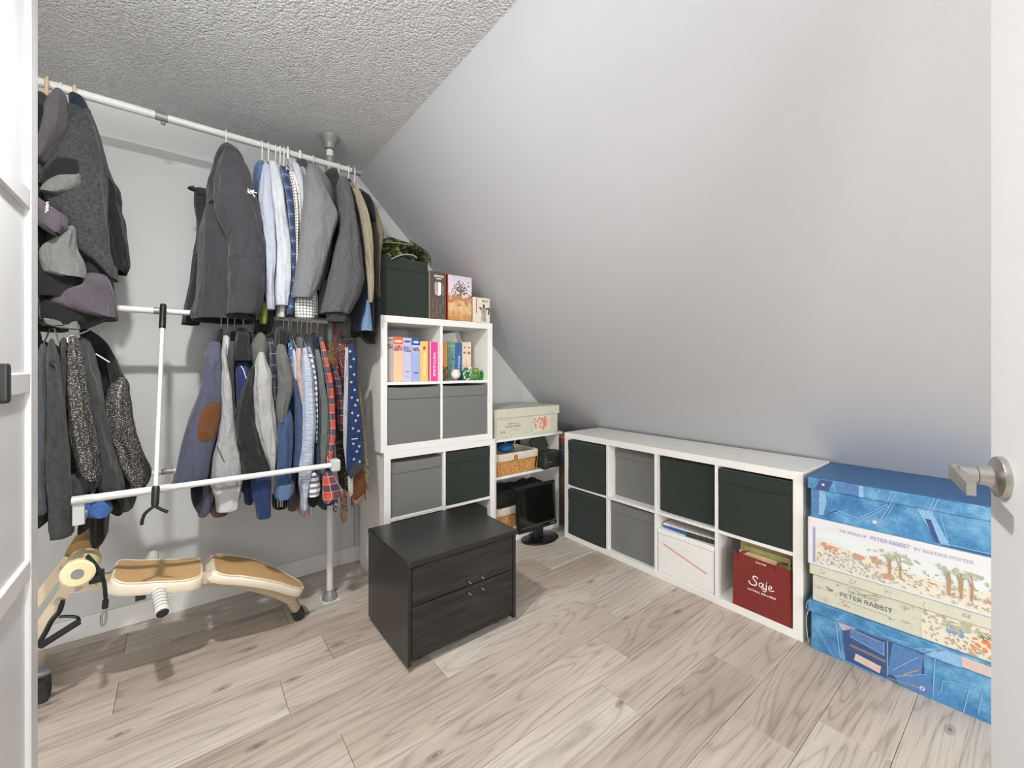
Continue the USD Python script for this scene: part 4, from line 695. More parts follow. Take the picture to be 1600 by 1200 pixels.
# cream box
z2 = .2125
t, R_, xd_, fr = keepsake('cream printed keepsake box, second from the bottom of the right-hand stack', XB+.006, YB-.004, BW-.006, .42, z2, .162, .046, 'cream_print', 'cream_print', 2.2)
rg = np.random.RandomState(11)
pr('twig_print', unary_union([unary_union([line([(x, y), (x+.014*math.cos(a), y+.014*math.sin(a))], .0008) for a in (.4, 1.1, 1.9, 2.7)]) for x, y in ((.03, .06), (.05, .012), (.30, .09), (.30, .035), (.12, .02), (.215, .10))]), 'print_leaf', fb)
pr('twig_print', scatter(50, rg, 0, 1, 0, 1, .0018, .0034, .5, lambda r: ((lambda c_: (c_[0]+r.normal(0, .009), c_[1]+r.normal(0, .007)))(((.035, .066), (.055, .018), (.305, .096), (.305, .042), (.12, .026), (.22, .104))[r.randint(6)]))), 'print_rose', fb+.0003)
pr('twig_print', scatter(60, rg, 0, 1, 0, 1, .0016, .0032, .5, lambda r: ((lambda c_: (c_[0]+r.normal(0, .008), .139+r.normal(0, .008)))((.04, 0, 0) if r.rand() < .15 else (.04+.105*r.randint(1, 6), 0)))), 'print_leaf', fl_)
part('box_lettering', text('THE WORLD OF', .0105, fr(fb)+xd_*.175+DZ*.083, xd_, DZ, width=.095), 'ink_grey', t, smooth=False); part('box_lettering', text('PETER RABBIT', .0175, fr(fb)+xd_*.182+DZ*.057, xd_, DZ, width=.165), 'ink_dark', t, smooth=False)
pr('flourish_print', unary_union([LineString([(.125+.1*s, .100+.006*math.sin(s*9)) for s in np.linspace(0, 1, 16)]).buffer(.0007), scatter(6, rg, .09, .10, .096, .102, .002, .003), line([(.1, .044), (.26, .04)], .0006), scatter(6, rg, .255, .27, .03, .036, .002, .0035), affinity.rotate(affinity.scale(Point(.07, .068).buffer(1), .010, .005), 20), line([(.055, .078), (.07, .068)], .003)]), 'ink_grey', fb)
pc = sbox(.345, .004, .588, .114); pr('picture_panel', pc, 'print_pale', fb)
for m_, n_, (a_, b_, s0, s1, asp), box_ in (('print_green', 60, (0, 0, .004, .010, .5), (.35, .58, .07, .11)), ('print_leaf', 70, (0, 0, .002, .006, .5), (.35, .58, .01, .11)), ('print_stone', 40, (0, 0, .004, .009, .4), (.40, .58, .006, .05)), ('print_blue', 14, (0, 0, .004, .009, .8), (.41, .45, .055, .085)), ('print_orange', 16, (0, 0, .004, .010, .7), (.47, .55, .022, .075)), ('print_olive', 20, (0, 0, .003, .008, .4), (.49, .55, .07, .095)), ('print_red', 8, (0, 0, .002, .004, .8), (.35, .58, .02, .10))):
    pr('garden_print', scatter(n_, rg, *box_, s0, s1, asp).intersection(pc), m_, fb+.0005+.00012*n_/10)
# white scenery box
z3 = z2+.1625
plain('box_white', (220, 219, 220), .5)
t, R_, xd_, fr = keepsake('white keepsake box with a pastel woodland picture, third in the right-hand stack', XB, YB, BW, .43, z3, .205, .205, 'box_white', 'box_white', 2.2)
part('box_lettering', text('THE WORLD OF', .0112, fr(.0042)+xd_*.150+DZ*.171, xd_, DZ, width=.090), 'ink_lilac', t, smooth=False); part('box_lettering', text('PETER RABBIT', .0145, fr(.0042)+xd_*.262+DZ*.170, xd_, DZ, True, width=.116), 'ink_lilac', t, smooth=False); part('box_lettering', text('BY BEATRIX POTTER', .0112, fr(.0042)+xd_*.405+DZ*.170, xd_, DZ, width=.150), 'ink_lilac', t, smooth=False)
pr('lilac_strip', sbox(.016, .012, .023, .165), 'ink_lilac', fl_)
pr('sky_print', Polygon([(.025, .16), (.12, .158), (.30, .135), (.60, .145), (.60, .08), (.025, .07)]), 'print_sky', fl_)
pr('meadow_print', Polygon([(.025, .012), (.6, .012), (.6, .095), (.5, .085), (.4, .075), (.3, .085), (.2, .09), (.1, .115), (.025, .12)]), 'print_pale', fl_+.0003)
for m_, n_, bb, s0, s1, asp in (('print_green', 110, (.03, .59, .018, .10), .002, .007, .45), ('print_leaf', 90, (.03, .59, .016, .095), .002, .006, .45), ('print_mauve', 90, (.03, .59, .014, .07), .002, .005, .5), ('print_rose', 60, (.03, .59, .03, .10), .002, .006, .6), ('print_stone', 60, (.03, .59, .014, .09), .002, .006, .4), ('print_sky', 50, (.03, .20, .014, .07), .003, .008, .6)):
    pr('meadow_print', scatter(n_, rg, *bb, s0, s1, asp), m_, fl_+.0007+.00002*n_)
for x, n_, sw in ((.262, 3, .006), (.292, 2, .004), (.42, 2, .009), (.45, 3, .007), (.475, 2, .005)):
    pr('tree_print', unary_union([line([(x+.001*q, .048-.01*(x > .4)), (x+.004*math.sin(q*2.), .09), (x+.012*(q-1), .128)], sw*.35) for q in range(n_)]), 'print_brown', fl_+.003)
pr('tree_print', scatter(60, rg, 0, 1, 0, 1, .004, .010, .4, lambda r: ((.28, .45)[r.randint(2)]+r.normal(0, .028), .128+r.normal(0, .008))), 'print_green', fl_+.0034)
pr('flower_print', unary_union([scatter(10, rg, x-.014, x+.014, y-.008, y+.008, .003, .006, .7) for x, y in ((.06, .10), (.09, .095), (.17, .088), (.225, .098), (.255, .04), (.52, .05))]), 'print_red', fl_+.0036)
pr('bush_print', unary_union([affinity.scale(Point(x, y).buffer(1), .016, .011) for x, y in ((.165, .086), (.225, .090), (.262, .042), (.55, .048))]), 'print_stone', fl_+.0032)
# top denim box
z4 = z3+.2055
t, R_, xd_, fr = keepsake('denim printed keepsake box on top of the right-hand stack', XB+.002, YB+.001, BW, .424, z4, .176, .050, 'denim_print', 'denim_print', 2.2)
tp = R_(bx(XB+.000, XB+.424, YB-BW-.001, YB+.003, z4+.1755, z4+.1768, .0004)); part('lid_top_print', tp, 'denim_top', t, smooth=False)
lz = .176-.050
pr('belt_loop_print', Polygon([(.01, .016), (.03, .016), (.052, .126), (.012, .126)]), 'denim_mid', fb); pr('belt_loop_print', Polygon([(.035, .016), (.05, .016), (.062, .08), (.055, .126), (.036, .126)]), 'denim_light', fb+.0003)
pr('belt_loop_print', Polygon([(.335, .126), (.375, .126), (.425, .004), (.395, .004)]), 'denim_light', fb); pr('denim_patch', Polygon([(.36, .09), (.375, .09), (.40, .006), (.385, .012)]), 'denim_dark', fb+.0004)
pr('seam_thread', unary_union([line([(.165, .034), (.255, .116)], .0013), line([(.172, .026), (.262, .112)], .0013), line([(.222, .018), (.268, .126)], .0016), line([(.232, .014), (.276, .126)], .0010), line([(.10, .05), (.165, .038)], .0014), line([(.05, .02), (.13, .06)], .0010), line([(.40, .012), (.60, .012)], .0014), line([(.395, .126), (.42, .02)], .0012)]), 'denim_thread', fb+.0008)
pr('seam_thread', unary_union([line([(.05, .016), (.10, .05)], .0013), line([(.40, .006), (.60, .006)], .0012)]), 'thread_dark', fb+.0009)
pr('button_print', Point(.218, .036).buffer(.0075), 'button_silver', fb+.0012); pr('button_print', Point(.052, lz+.026).buffer(.0055), 'button_silver', fl_+.0006); pr('button_print', affinity.scale(Point(.545, lz+.012).buffer(1), .013, .007), 'button_silver', fl_+.0006)
pr('denim_patch', Polygon([(.022, lz+.002), (.04, lz+.046), (.085, lz+.046), (.070, lz+.002)]), 'denim_dark', fl_); pr('denim_patch', sbox(.095, lz+.004, .17, lz+.046), 'denim_mid', fl_); pr('denim_patch', sbox(.17, lz+.002, .185, lz+.048), 'denim_light', fl_)
pr('seam_thread', unary_union([line([(.215, lz), (.235, lz+.048)], .0013), line([(.255, lz), (.272, lz+.048)], .0013), line([(.265, lz), (.282, lz+.048)], .0013), line([(.37, lz), (.385, lz+.048)], .0013), line([(.38, lz), (.395, lz+.048)], .0013), Point(.42, lz+.024).buffer(.02).difference(Point(.42, lz+.024).buffer(.0185)), Point(.42, lz+.024).buffer(.013).difference(Point(.42, lz+.024).buffer(.0118)), line([(.50, lz+.046), (.56, lz+.016)], .0012)]), 'denim_thread', fl_+.0004)
part('cord', pipe(curve([fr(-.02)-xd_*.008+DZ*.125, fr(-.02)-xd_*.012+DZ*.09, fr(-.02)-xd_*.006+DZ*.03]), .0018, 6), 'fig_dark', t)

# ------------------------------------------------------------------ closet pole system
PX, PY = .625, 2.315
t = thing('tension_pole', 'white floor-to-ceiling tension pole with grey ceiling cup and square foot', 'pole', (PX, PY, 0))
tl_ = .0
part('foot_plate', rotz(bx(PX-.043, PX+.043, PY-.043, PY+.043, 0, .006, .002), .0, (PX, PY)), 'rod_white', t, smooth=False)
part('foot_dome', lathe([(0, .006), (.040, .006), (.039, .013), (.034, .026), (.024, .038), (.0185, .052), (0, .054)], (PX, PY, 0)), 'collar_grey', t)
part('lower_tube', rod((PX, PY, .03), (PX, PY, 1.30), .0165, 28), 'rod_white', t); part('upper_tube', rod((PX, PY, 1.25), (PX, PY, 2.40), .0185, 28), 'rod_white', t)
part('joint_sleeve', lathe([(.0165, 0), (.026, .004), (.028, .03), (.028, .10), (.024, .13), (.0185, .15), (0, .15)], (PX, PY, 1.33)), 'collar_grey', t)
part('collar', lathe([(0, 0), (.023, 0), (.025, .004), (.025, .085), (.022, .09), (0, .09)], (PX, PY, 2.275)), 'collar_grey', t)
part('ceiling_cup', lathe([(0, 0), (.024, 0), (.026, .015), (.030, .03), (.050, .055), (.052, .064), (0, .064)], (PX, PY, ZC-.064)), 'collar_grey', t)
RZ, MZ, LZ = 2.318, 1.482, .79; RY = 2.30
def rail(label, x0, x1, y, z, r, joint, cap):
    t = thing('clothes_rail', label, 'rail', ((x0+x1)/2, y, z)); j = joint
    part('tube', rod((x0, y, z), (j, y, z), r, 24), 'rod_white', t); part('inner_tube', rod((j, y, z), (x1, y, z), r*.9, 24), 'rod_white', t)
    part('joint_collar', lathe([(r*.9, 0), (r*1.12, .001), (r*1.12, .042), (r*.9, .043)], (j-.02, y, z), (1, 0, 0)), 'collar_grey', t)
    if cap: part('end_cap', rod((x1-.003, y, z), (x1+.05, y, z), r*1.05, 20), 'collar_grey', t)
    return t
t = rail('long upper clothes rail under the ceiling, grey cap at its end', -1.3, .735, RY, RZ, .0165, -.075, True); part('thumb_screw', blob((-.068, RY, RZ-.026), (.009, .009, .009), 1, 0, sub=2), 'collar_grey', t)
t = rail('middle clothes rail at chest height behind the jackets', -1.3, .61, RY, MZ, .0135, -.08, False); part('thumb_screw', blob((-.072, RY+.005, MZ+.02), (.007, .007, .006), 1, 0, sub=2), 'collar_grey', t)
rail('short lower rail near the wall, mostly behind the blazer', -.75, .61, RY, LZ, .0105, -.055, False)
FA, FB = UZ(118, 778, LZ), UZ(521, 729, LZ); FY = 1.985
t = thing('swing_rail', 'lower front rail on a bracket crossing in front of the jackets', 'rail', ((FA[0]+FB[0])/2, FY, LZ))
part('tube', rod((FA[0]+.0, FY, LZ), (-.06, FY, LZ), .0135, 24), 'rod_white', t); part('inner_tube', rod((-.07, FY, LZ), (FB[0]+.01, FY, LZ), .0118, 24), 'rod_white', t)
part('joint_collar', lathe([(.0118, 0), (.0150, .001), (.0150, .034), (.0118, .035)], (-.072, FY, LZ), (1, 0, 0)), 'pole_grey', t)
part('corner_block', bx(FB[0]-.004, FB[0]+.036, FY-.024, FY+.024, LZ-.028, LZ+.026, .006), 'pole_grey', t); part('side_arm', hull([(FB[0]+dx+(.03 if y > 2.1 else 0), y, LZ+dz) for dx in (.006, .026) for dz in (-.011, .011) for y in (FY, 2.30)]), 'pole_grey', t, smooth=False)
part('end_sleeve', rod((FA[0]-.003, FY, LZ), (FA[0]+.05, FY, LZ), .0150, 24), 'pole_grey', t); part('bracket_plate', bx(FA[0]-.002, FA[0]+.028, FY-.004, FY+.012, LZ-.085, LZ-.012, .002), 'pole_grey', t, smooth=False)
part('side_arm', bx(FA[0]+.002, FA[0]+.024, FY+.008, 2.29, LZ-.085, LZ-.060, .002), 'pole_grey', t, smooth=False)
t = thing('reach_hook', 'white reach pole with black grip and forked black hook leaning on the rails', 'reach pole', (-.075, 2.0, .76))
b_, a_ = UY(243, 770, 1.945), UY(255, 476, 2.262); dv = a_-b_
part('shaft', rod(b_, b_+dv*.9, .0075, 18), 'rod_white', t); part('grip', pipe([b_+dv*s for s in (.855, .86, .99, 1.0)], [.009, .0115, .0115, .010], 18), 'black_plastic', t)
part('hook_socket', pipe([b_+dv*s for s in (-.06, -.05, .02, .03)], [.009, .0115, .012, .010], 16), 'black_plastic', t)
e_ = b_-dv*.058; part('prong', pipe(curve([e_, e_-DX*.014-DZ*.010, e_-DX*.030-DZ*.028, e_-DX*.036-DZ*.06]), [.0055]*24, 10), 'black_plastic', t); part('prong', pipe(curve([e_, e_+DX*.012-DZ*.012, e_+DX*.036-DZ*.030]), [.0055]*24, 10), 'black_plastic', t)

# ------------------------------------------------------------------ weight bench under the clothes
plain('bench_tan', (206, 166, 112), .5, vary=.05, vscale=20., bump=.15, bscale=250.); plain('bench_cream', (236, 226, 204), .45, bump=.08, bscale=200.); plain('bench_steel', (206, 188, 160), .4); plain('foam_cream', (232, 214, 170), .7, bump=.2, bscale=300.); plain('foam_tan', (176, 140, 84), .7, bump=.2, bscale=300.); plain('foam_white', (224, 222, 214), .75, bump=.2, bscale=300.); plain('foam_groove', (150, 148, 142), .8)
YN, YF_ = 2.06, 2.30
t = thing('weight_bench', 'cream and tan padded folding weight bench under the hanging clothes', 'weight bench', (.1, 2.2, 0))
def pad(near, rnd, ins_, thick, tip=1., n=40):
    """near: points along the near upper edge; the pad reaches back to YF_; rounded plan"""
    P = curve(near, n); s = np.linspace(0, 1, n); s = .5-.5*np.cos(s*np.pi); P = PchipInterpolator(np.linspace(0, 1, n), P)(s); T = np.gradient(P, axis=0); T /= np.linalg.norm(T, axis=1)[:, None]; N_ = np.cross(T, DY); N_ *= np.sign(N_[:, 2:])
    def prof(inset):
        rings = []
        for i in range(n):
            e = min(s[i], 1-s[i]); ins = ins_*(1-math.sqrt(max(0, 1-(1-min(1, e/rnd))**2))); taper = (1-tip)*max(0, s[i]-.35)**1.6*.13 if tip != 1 else 0
            p = P[i]+T[i]*inset*np.clip((.5-s[i])*8, -1, 1)
            rings.append((p, N_[i], YN+ins+inset+taper, YF_-ins-inset-taper))
        return rings
    body = []
    for (p, nn, y0, y1) in prof(0):
        h = thick; body.append([np.array([p[0], yy, p[2]])+nn*dz for (yy, dz) in ((y0+.010, 0.), (y0+.003, -.003), (y0, -.010), (y0, -h+.012), (y0+.006, -h), (y1-.006, -h), (y1, -h+.012), (y1, -.010), (y1-.003, -.003), (y1-.010, 0.))])
    top = [[np.array([p[0], yy, p[2]])+nn*dz for yy, dz in ((y0, -.006), (y0+.003, .0035), ((y0+y1)/2, .008), (y1-.003, .0035), (y1, -.006))] for (p, nn, y0, y1) in prof(.006)]
    pp_ = prof(.005); pip = [np.array([p[0], y0, p[2]])+nn*.002 for (p, nn, y0, y1) in pp_]+[np.array([p[0], y1, p[2]])+nn*.002 for (p, nn, y0, y1) in pp_][::-1]; pip.append(pip[0])
    return fixn(sweep(body)[0]), fixn(sweep(top)[0]), pipe(pip, .0032, 8)
g1, g2, g3 = pad([UY(u, v, YN) for u, v in ((171, 909), (200, 913), (240, 911), (290, 908), (318, 903))], .16, .045, .045)
cu = part('seat_cushion', g1, 'bench_cream', t); part('tan_top', g2, 'bench_tan', cu); part('piping', g3, 'bench_cream', cu)
g1, g2, g3 = pad([UY(u, v, YN) for u, v in ((334, 895), (347, 899), (381, 902), (411, 907), (441, 916), (464, 926), (482, 932))], .10, .022, .036, tip=0.)
cu = part('back_cushion', g1, 'bench_cream', t); part('tan_top', g2, 'bench_tan', cu); part('piping', g3, 'bench_cream', cu)
yc = 2.18
def beam(p, q, w, h, m='bench_steel', nm='beam', lab=None):
    p, q = np.array(p, float), np.array(q, float); T = (q-p)/np.linalg.norm(q-p); S = np.cross(T, DZ); S /= np.linalg.norm(S); N_ = np.cross(S, T)
    return part(nm, hull([e+S*a*w/2+N_*b*h/2 for e in (p, q) for a in (-1, 1) for b in (-1, 1)]), m, t, smooth=False)
s0, s1 = UY(95, 912, yc), UY(176, 903, yc); beam(s0, s1+DX*.20-DZ*.05, .04, .045, nm='main_beam')
b0, b1 = UY(322, 899, yc)-DZ*.02, UY(458, 938, yc); part('back_beam', pipe(curve([b0, UY(390, 914, yc), b1], 14), .024, 4), 'bench_steel', t, smooth=False)
fz = .026; FX = UZ(468, 963, 0)[0]-.01
part('cross_foot', rod((FX, 2.23, fz+.002), (FX, 2.46, fz+.002), .024, 20), 'bench_steel', t); part('foot_cap', rod((FX, 2.205, fz+.003), (FX, 2.245, fz+.003), .028, 10), 'black_rubber', t, smooth=False); part('foot_cap', rod((FX, 2.44, fz+.003), (FX, 2.48, fz+.003), .028, 10), 'black_rubber', t, smooth=False)
part('foot_strut', pipe([b1-DX*.01, (FX, yc+.06, .03)], .02, 10), 'bench_steel', t)
part('hinge_plate', hull([UY(u, v, YN+.05)+DY*d for u, v in ((313, 897), (336, 890), (346, 910), (318, 912)) for d in (0, .012)]), 'bench_steel', t, smooth=False); part('hinge_bolt', rod(UY(331, 906, YN+.045), UY(331, 906, YN+.045)-DY*.012, .008, 12), 'chrome', t)
# upright slanting down to the left, both rails
pa, pb = UY(131, 868, yc), UY(30, 1046, yc)
beam(UY(110, 869, yc), UY(38, 964, yc), .030, .034, nm='upright_rail'); beam(UY(117, 899, yc), UY(38, 1018, yc), .030, .038, nm='upright_rail')
for u, v in ((89, 942), (121, 921), (93, 893)): part('bolt', rod(UY(u, v, yc-.045), UY(u, v, yc-.045)+DY*.03, .008, 14), 'chrome', t)
part('gusset_plate', hull([UY(u, v, yc-.03)+DY*d for u, v in ((104, 902), (125, 890), (148, 903), (150, 916), (126, 926), (101, 928)) for d in (0, .006)]), 'bench_steel', t, smooth=False)
rc = UY(121, 897, 2.04)
part('foam_roller', lathe([(0, 0), (.040, 0), (.046, .004), (.047, .012), (.047, .13), (.044, .135), (0, .135)], rc, (0, 1, 0), 40), 'foam_cream', t); part('roller_cap', rod(rc-DY*.002, rc+DY*.004, .017, 20), 'collar_grey', t)
rc2 = UY(128, 862, 2.34); part('foam_roller', lathe([(0, 0), (.044, 0), (.047, .006), (.047, .13), (.044, .135), (0, .135)], rc2, (0, 1, 0), 40), 'foam_tan', t); part('roller_axle', rod(rc+DY*.1, rc2+DY*.02, .011, 14), 'chrome', t)
hb_, he = UY(247, 922, 2.07), UY(254, 958, 1.965)
part('hand_grip', pipe([hb_+(he-hb_)*s for s in np.linspace(0, 1, 6)], .0225, 20), 'foam_white', t)
for s in np.linspace(.12, .8, 6): part('grip_groove', pipe([hb_+(he-hb_)*s, hb_+(he-hb_)*(s+.03)], .0229, 20), 'foam_groove', t)
part('grip_cap', pipe([he, he+(he-hb_)*.03], [.019, .018], 20), 'black_rubber', t); h2 = UY(237, 876, 2.36); part('hand_grip', rod((h2[0], 2.29, h2[2]), (h2[0], 2.42, h2[2]), .0225, 20), 'foam_white', t)
gz = beam((h2[0]-.02, YN+.02, .37), (h2[0]-.02, YF_-.0, .37), .03, .03, 'black_plastic', 'grip_socket')
# base bar and bands at the far left
part('base_bar', rod((-.47, 2.21, .03), (-.435, 2.26, .03), .028, 10), 'black_rubber', t) if 0 else None
part('base_cap', rbox(-.50, UZ(80, 1085, 0)[0], 2.235, 2.30, .0, .075), 'black_rubber', t); part('base_bar', rod((-.47, 2.26, .04), (-.47, 2.52, .04), .026, 14), 'bench_steel', t); part('base_knob', blob((-.425, 2.30, .085), (.03, .026, .02), 2, .02), 'collar_grey', t)
beam(UY(38, 1018, yc), (-.49, 2.28, .05), .03, .038, nm='upright_tube')
part('pedal_bar', pipe([UY(62, 1010, 2.12), UY(124, 971, 2.12)], .012, 4), 'black_plastic', t, smooth=False); part('pedal_bracket', cat_([pipe(curve([UY(u, v, 2.16) for u, v in ((97, 938), (93, 955), (82, 968), (70, 990), (58, 1010))]), .008, 8), pipe(curve([UY(u, v, 2.15) for u, v in ((92, 964), (108, 963), (121, 965), (124, 971))]), .005, 8)]), 'black_plastic', t)
part('resistance_band', pipe(curve([UY(u, v, 2.05) for u, v in ((136, 868), (150, 884), (160, 900), (164, 920), (165, 940))]), .006, 10), 'cloth_black', t); part('band_sleeve', rod(UY(165, 938, 2.05), UY(164, 950, 2.05), .009, 12), 'cloth_black', t)
k_ = [UY(u, v, 2.05) for u, v in ((165, 951), (161, 957), (158, 965), (158, 975), (161, 978), (165, 970), (166, 960), (165, 952))]; part('carabiner', pipe(curve(k_), .0038, 8), 'chrome', t)
part('latch', rbox(*sorted((UY(138, 900, 2.12)[0], UY(160, 900, 2.12)[0])), 2.12, 2.18, UY(150, 912, 2.12)[2], UY(150, 899, 2.12)[2], amp=.004), 'black_plastic', t)

# ------------------------------------------------------------------ clothes
for n_, c, v in (('puffer_grey', (62, 62, 66), .1), ('puffer_dark', (50, 51, 52), .1), ('shell_grey', (126, 127, 129), .06), ('shell_charcoal', (90, 91, 92), .12), ('lining_black', (30, 32, 31), .2), ('hood_dark', (60, 62, 58), .12), ('shirt_blue_grey', (190, 196, 212), .05), ('shirt_pale', (206, 210, 218), .05), ('collar_blue', (92, 124, 170), .15), ('collar_dark_grey', (80, 80, 78), .1), ('khaki', (172, 162, 136), .07), ('khaki_dark', (140, 128, 104), .08), ('navy_dark', (34, 42, 60), .2), ('denim_cloth', (118, 146, 184), .15), ('olive_bright', (126, 140, 60), .15), ('olive_dark', (58, 64, 40), .3),
        ('blazer_navy', (86, 90, 108), .1), ('suede_brown', (112, 70, 42), .12), ('sweat_grey', (176, 176, 176), .08), ('sweat_light', (214, 214, 214), .06), ('charcoal', (70, 72, 72), .15), ('coat_black', (40, 42, 41), .2), ('royal_blue', (44, 58, 106), .15), ('knit_blue', (40, 60, 106), .2), ('softshell_grey', (182, 182, 178), .05), ('hood_grey', (104, 104, 100), .08), ('jersey_grey', (108, 108, 106), .08), ('denim_blue', (66, 88, 124), .14), ('denim_pale', (98, 120, 158), .12), ('pink_cloth', (206, 172, 172), .07), ('green_grey', (112, 118, 114), .08), ('navy_thin', (58, 74, 96), .1), ('brown_cloth', (112, 84, 78), .1), ('red_cloth', (130, 50, 52), .15),
        ('coat_olive', (48, 54, 46), .2), ('puffer_mauve', (86, 83, 88), .07), ('mauve_dark', (92, 84, 92), .07), ('lining_grey', (120, 122, 118), .08), ('slate_cloth', (78, 86, 92), .14), ('wool_charcoal', (66, 68, 66), .25), ('jersey_dark', (64, 66, 66), .08), ('bright_blue', (62, 100, 150), .1), ('hem_blue', (74, 116, 180), .12), ('cream_cloth', (226, 224, 218), .05)):
    cloth(n_, c, v)
cloth('fleece_mid', (64, 66, 68), .45, 130., .8); cloth('fleece_charcoal', (54, 57, 58), .45, 130., .8)
plain('sweat_button', (196, 190, 180), .4); plain('button_dark', (52, 50, 46), .4)
cells('sequin', (46, 46, 45), (186, 178, 164), 230., .24, .4, hard=.12); cells('glitter_knit', (24, 26, 25), (150, 150, 136), 200., .12, .5, hard=.05)  # pale cells are sequins and glitter, their sparkle put into the colour
cells('leopard', (216, 210, 202), (60, 60, 60), 75., .22, .9); cells('floral_blue', (70, 96, 140), (214, 220, 228), 90., .28, .9); cells('gold_paisley', (128, 98, 56), (84, 60, 36), 100., .35, .6, hard=.12); cells('burgundy_print', (92, 44, 48), (196, 176, 160), 120., .22, .6); cells('black_print', (34, 32, 30), (156, 134, 112), 110., .22, .6); cells('floral_tie', (150, 116, 84), (70, 84, 110), 70., .35, .6, hard=.15)
pattern('navy_plaid', (66, 84, 120), [('x', .055, .45, (40, 52, 84), .7, 0), ('y', .06, .45, (34, 44, 74), .7, 0), ('x', .055, .12, (170, 182, 200), .3, .3), ('y', .06, .12, (170, 182, 200), .3, .3)])
pattern('gingham', (236, 236, 234), [('x', .0135, .45, (70, 70, 72), .6, 0), ('y', .0135, .45, (60, 60, 62), .6, 0)])
pattern('flannel_red', (186, 70, 48), [('x', .070, .42, (48, 60, 82), .82, 0), ('y', .074, .42, (44, 56, 78), .82, 0), ('x', .035, .07, (222, 200, 190), .5, .2), ('y', .037, .07, (222, 200, 190), .5, .2)])
pattern('dark_plaid', (60, 70, 84), [('x', .05, .4, (36, 42, 52), .8, 0), ('y', .05, .4, (36, 42, 52), .8, 0), ('x', .05, .06, (170, 176, 180), .6, .5), ('y', .05, .06, (170, 176, 180), .6, .5)])
pattern('stripe_knit', (222, 222, 224), [('y', .026, .42, (78, 80, 88), .85, 0)])
pattern('denim_rib', (150, 162, 186), [('y', .004, .45, (116, 130, 160), .7, 0)], bump=.7)
mat('melange_blue', {'t': ('texture_coordinate', {}), 'm': ('mapping', {'scale': (14, 14, 160)}), 'n': ('noise_texture', {'scale': 1.6, 'detail': 3.}), 'r': ('rgb_ramp', {'ramp': [(.3, lin((126, 136, 156))), (.7, lin((188, 196, 210)))]}), 'p': ('principled_bsdf', {'roughness': .95, 'sheen_weight': .2, 'specular_ior_level': .2})}, [('t.object', 'm.vector'), ('m.vector', 'n.vector'), ('n.fac', 'r.fac'), ('r.color', 'p.base_color')])

def tube_px(st, y, b, fold=.006, hollow=True, seed=0, n=44, m=46, p=2.3, bprof=True, freq=5., wob=0.):
    """a hanging tube of cloth: st = (v, left u, right u) seen at depth y; b = half depth; horizontal rings, folds, hollow hem"""
    st = sorted(st, key=lambda s: s[0]); L = np.array([UY(s[1], s[0], y) for s in st]); R = np.array([UY(s[2], s[0], y) for s in st])
    z = (L[:, 2]+R[:, 2])/2; d = np.concatenate([[0], np.cumsum(np.abs(np.diff(z)))]); s = np.linspace(0, d[-1], m)
    f_ = lambda a: PchipInterpolator(d, a)(s) if len(d) > 2 else np.interp(s, d, a)
    xl, xr, zz = f_(L[:, 0]), f_(R[:, 0]), f_(z); t_ = s/d[-1]
    bb = np.interp(t_, np.linspace(0, 1, len(b)), b) if np.ndim(b) else b*((.35+.65*np.sin(np.clip(t_/.22, 0, 1)*np.pi/2)) if bprof else np.ones(m))
    th = np.arange(n)/n*2*np.pi; ct, s_ = np.cos(th), np.sin(th); ex = 2/p
    X, Yy = np.sign(ct)*np.abs(ct)**ex, np.sign(s_)*np.abs(s_)**ex; rings = []
    for i in range(m):
        c = np.array([(xl[i]+xr[i])/2, y, zz[i]]); a = (xr[i]-xl[i])/2
        pts = np.stack([c[0]+a*X, c[1]+bb[i]*Yy, np.full(n, c[2])], 1)
        nz = meshkit.fbm(np.stack([X*1.6+seed*3.7, Yy*1.6+seed, np.full(n, zz[i]*freq)+X*.5], 1)*1.3, 3, seed)-.5
        ver = np.sin(th*7+seed+zz[i]*4)*.25
        k_ = fold*min(1., t_[i]*4+.2)*(nz*2.2+ver); nv = np.stack([X/max(a, .01), Yy/max(bb[i], .01)], 1); nv /= np.linalg.norm(nv, axis=1)[:, None]
        lim = .45*min(a, bb[i]); k_ = np.clip(k_, -lim, lim)
        pts[:, :2] += nv*k_[:, None]
        if wob: pts[:, 2] += wob*np.sin(th*2+seed)*t_[i]
        rings.append(pts)
    rings = [rings[0].mean(0)+(rings[0]-rings[0].mean(0))*np.array([.55, .55, 1])+DZ*.006]+rings
    if hollow:
        c = rings[-1].mean(0); last = rings[-1]
        for k_, up in ((.93, .002), (.88, .02), (.80, .05)): rings.append(c+(last-c)*np.array([k_, k_, 1])+DZ*up)
    g, uv = sweep(rings); return (g, uv) if g.volume > 0 else (trimesh.Trimesh(g.vertices, g.faces[:, ::-1], process=False), uv)
HOOKS = {}
def garment(name, label, cat, u, z, pieces, group=None, ry=RY):
    """pieces: (part name, material, depth y, half depth, stations[, options]) for everything sewn together"""
    x0 = UY(u, {RZ: 200+(u-285)*.29, MZ: 505}.get(z, 300), ry)[0]; t = thing(name, label, cat, (x0, ry, z)); out = []
    for i, pc in enumerate(pieces):
        nm, m_, y, b, st = pc[:5]; o = pc[5] if len(pc) > 5 else {}
        sd = (sum(map(ord, label))+i*13) % 97
        g, uv = tube_px(st, y, b, seed=sd, **{k: v for k, v in o.items() if k in ('fold', 'hollow', 'p', 'bprof', 'n', 'm', 'freq', 'wob')})
        out.append(part(nm, g, m_, t, uv=uv, label=o.get('label')))
    return t, out
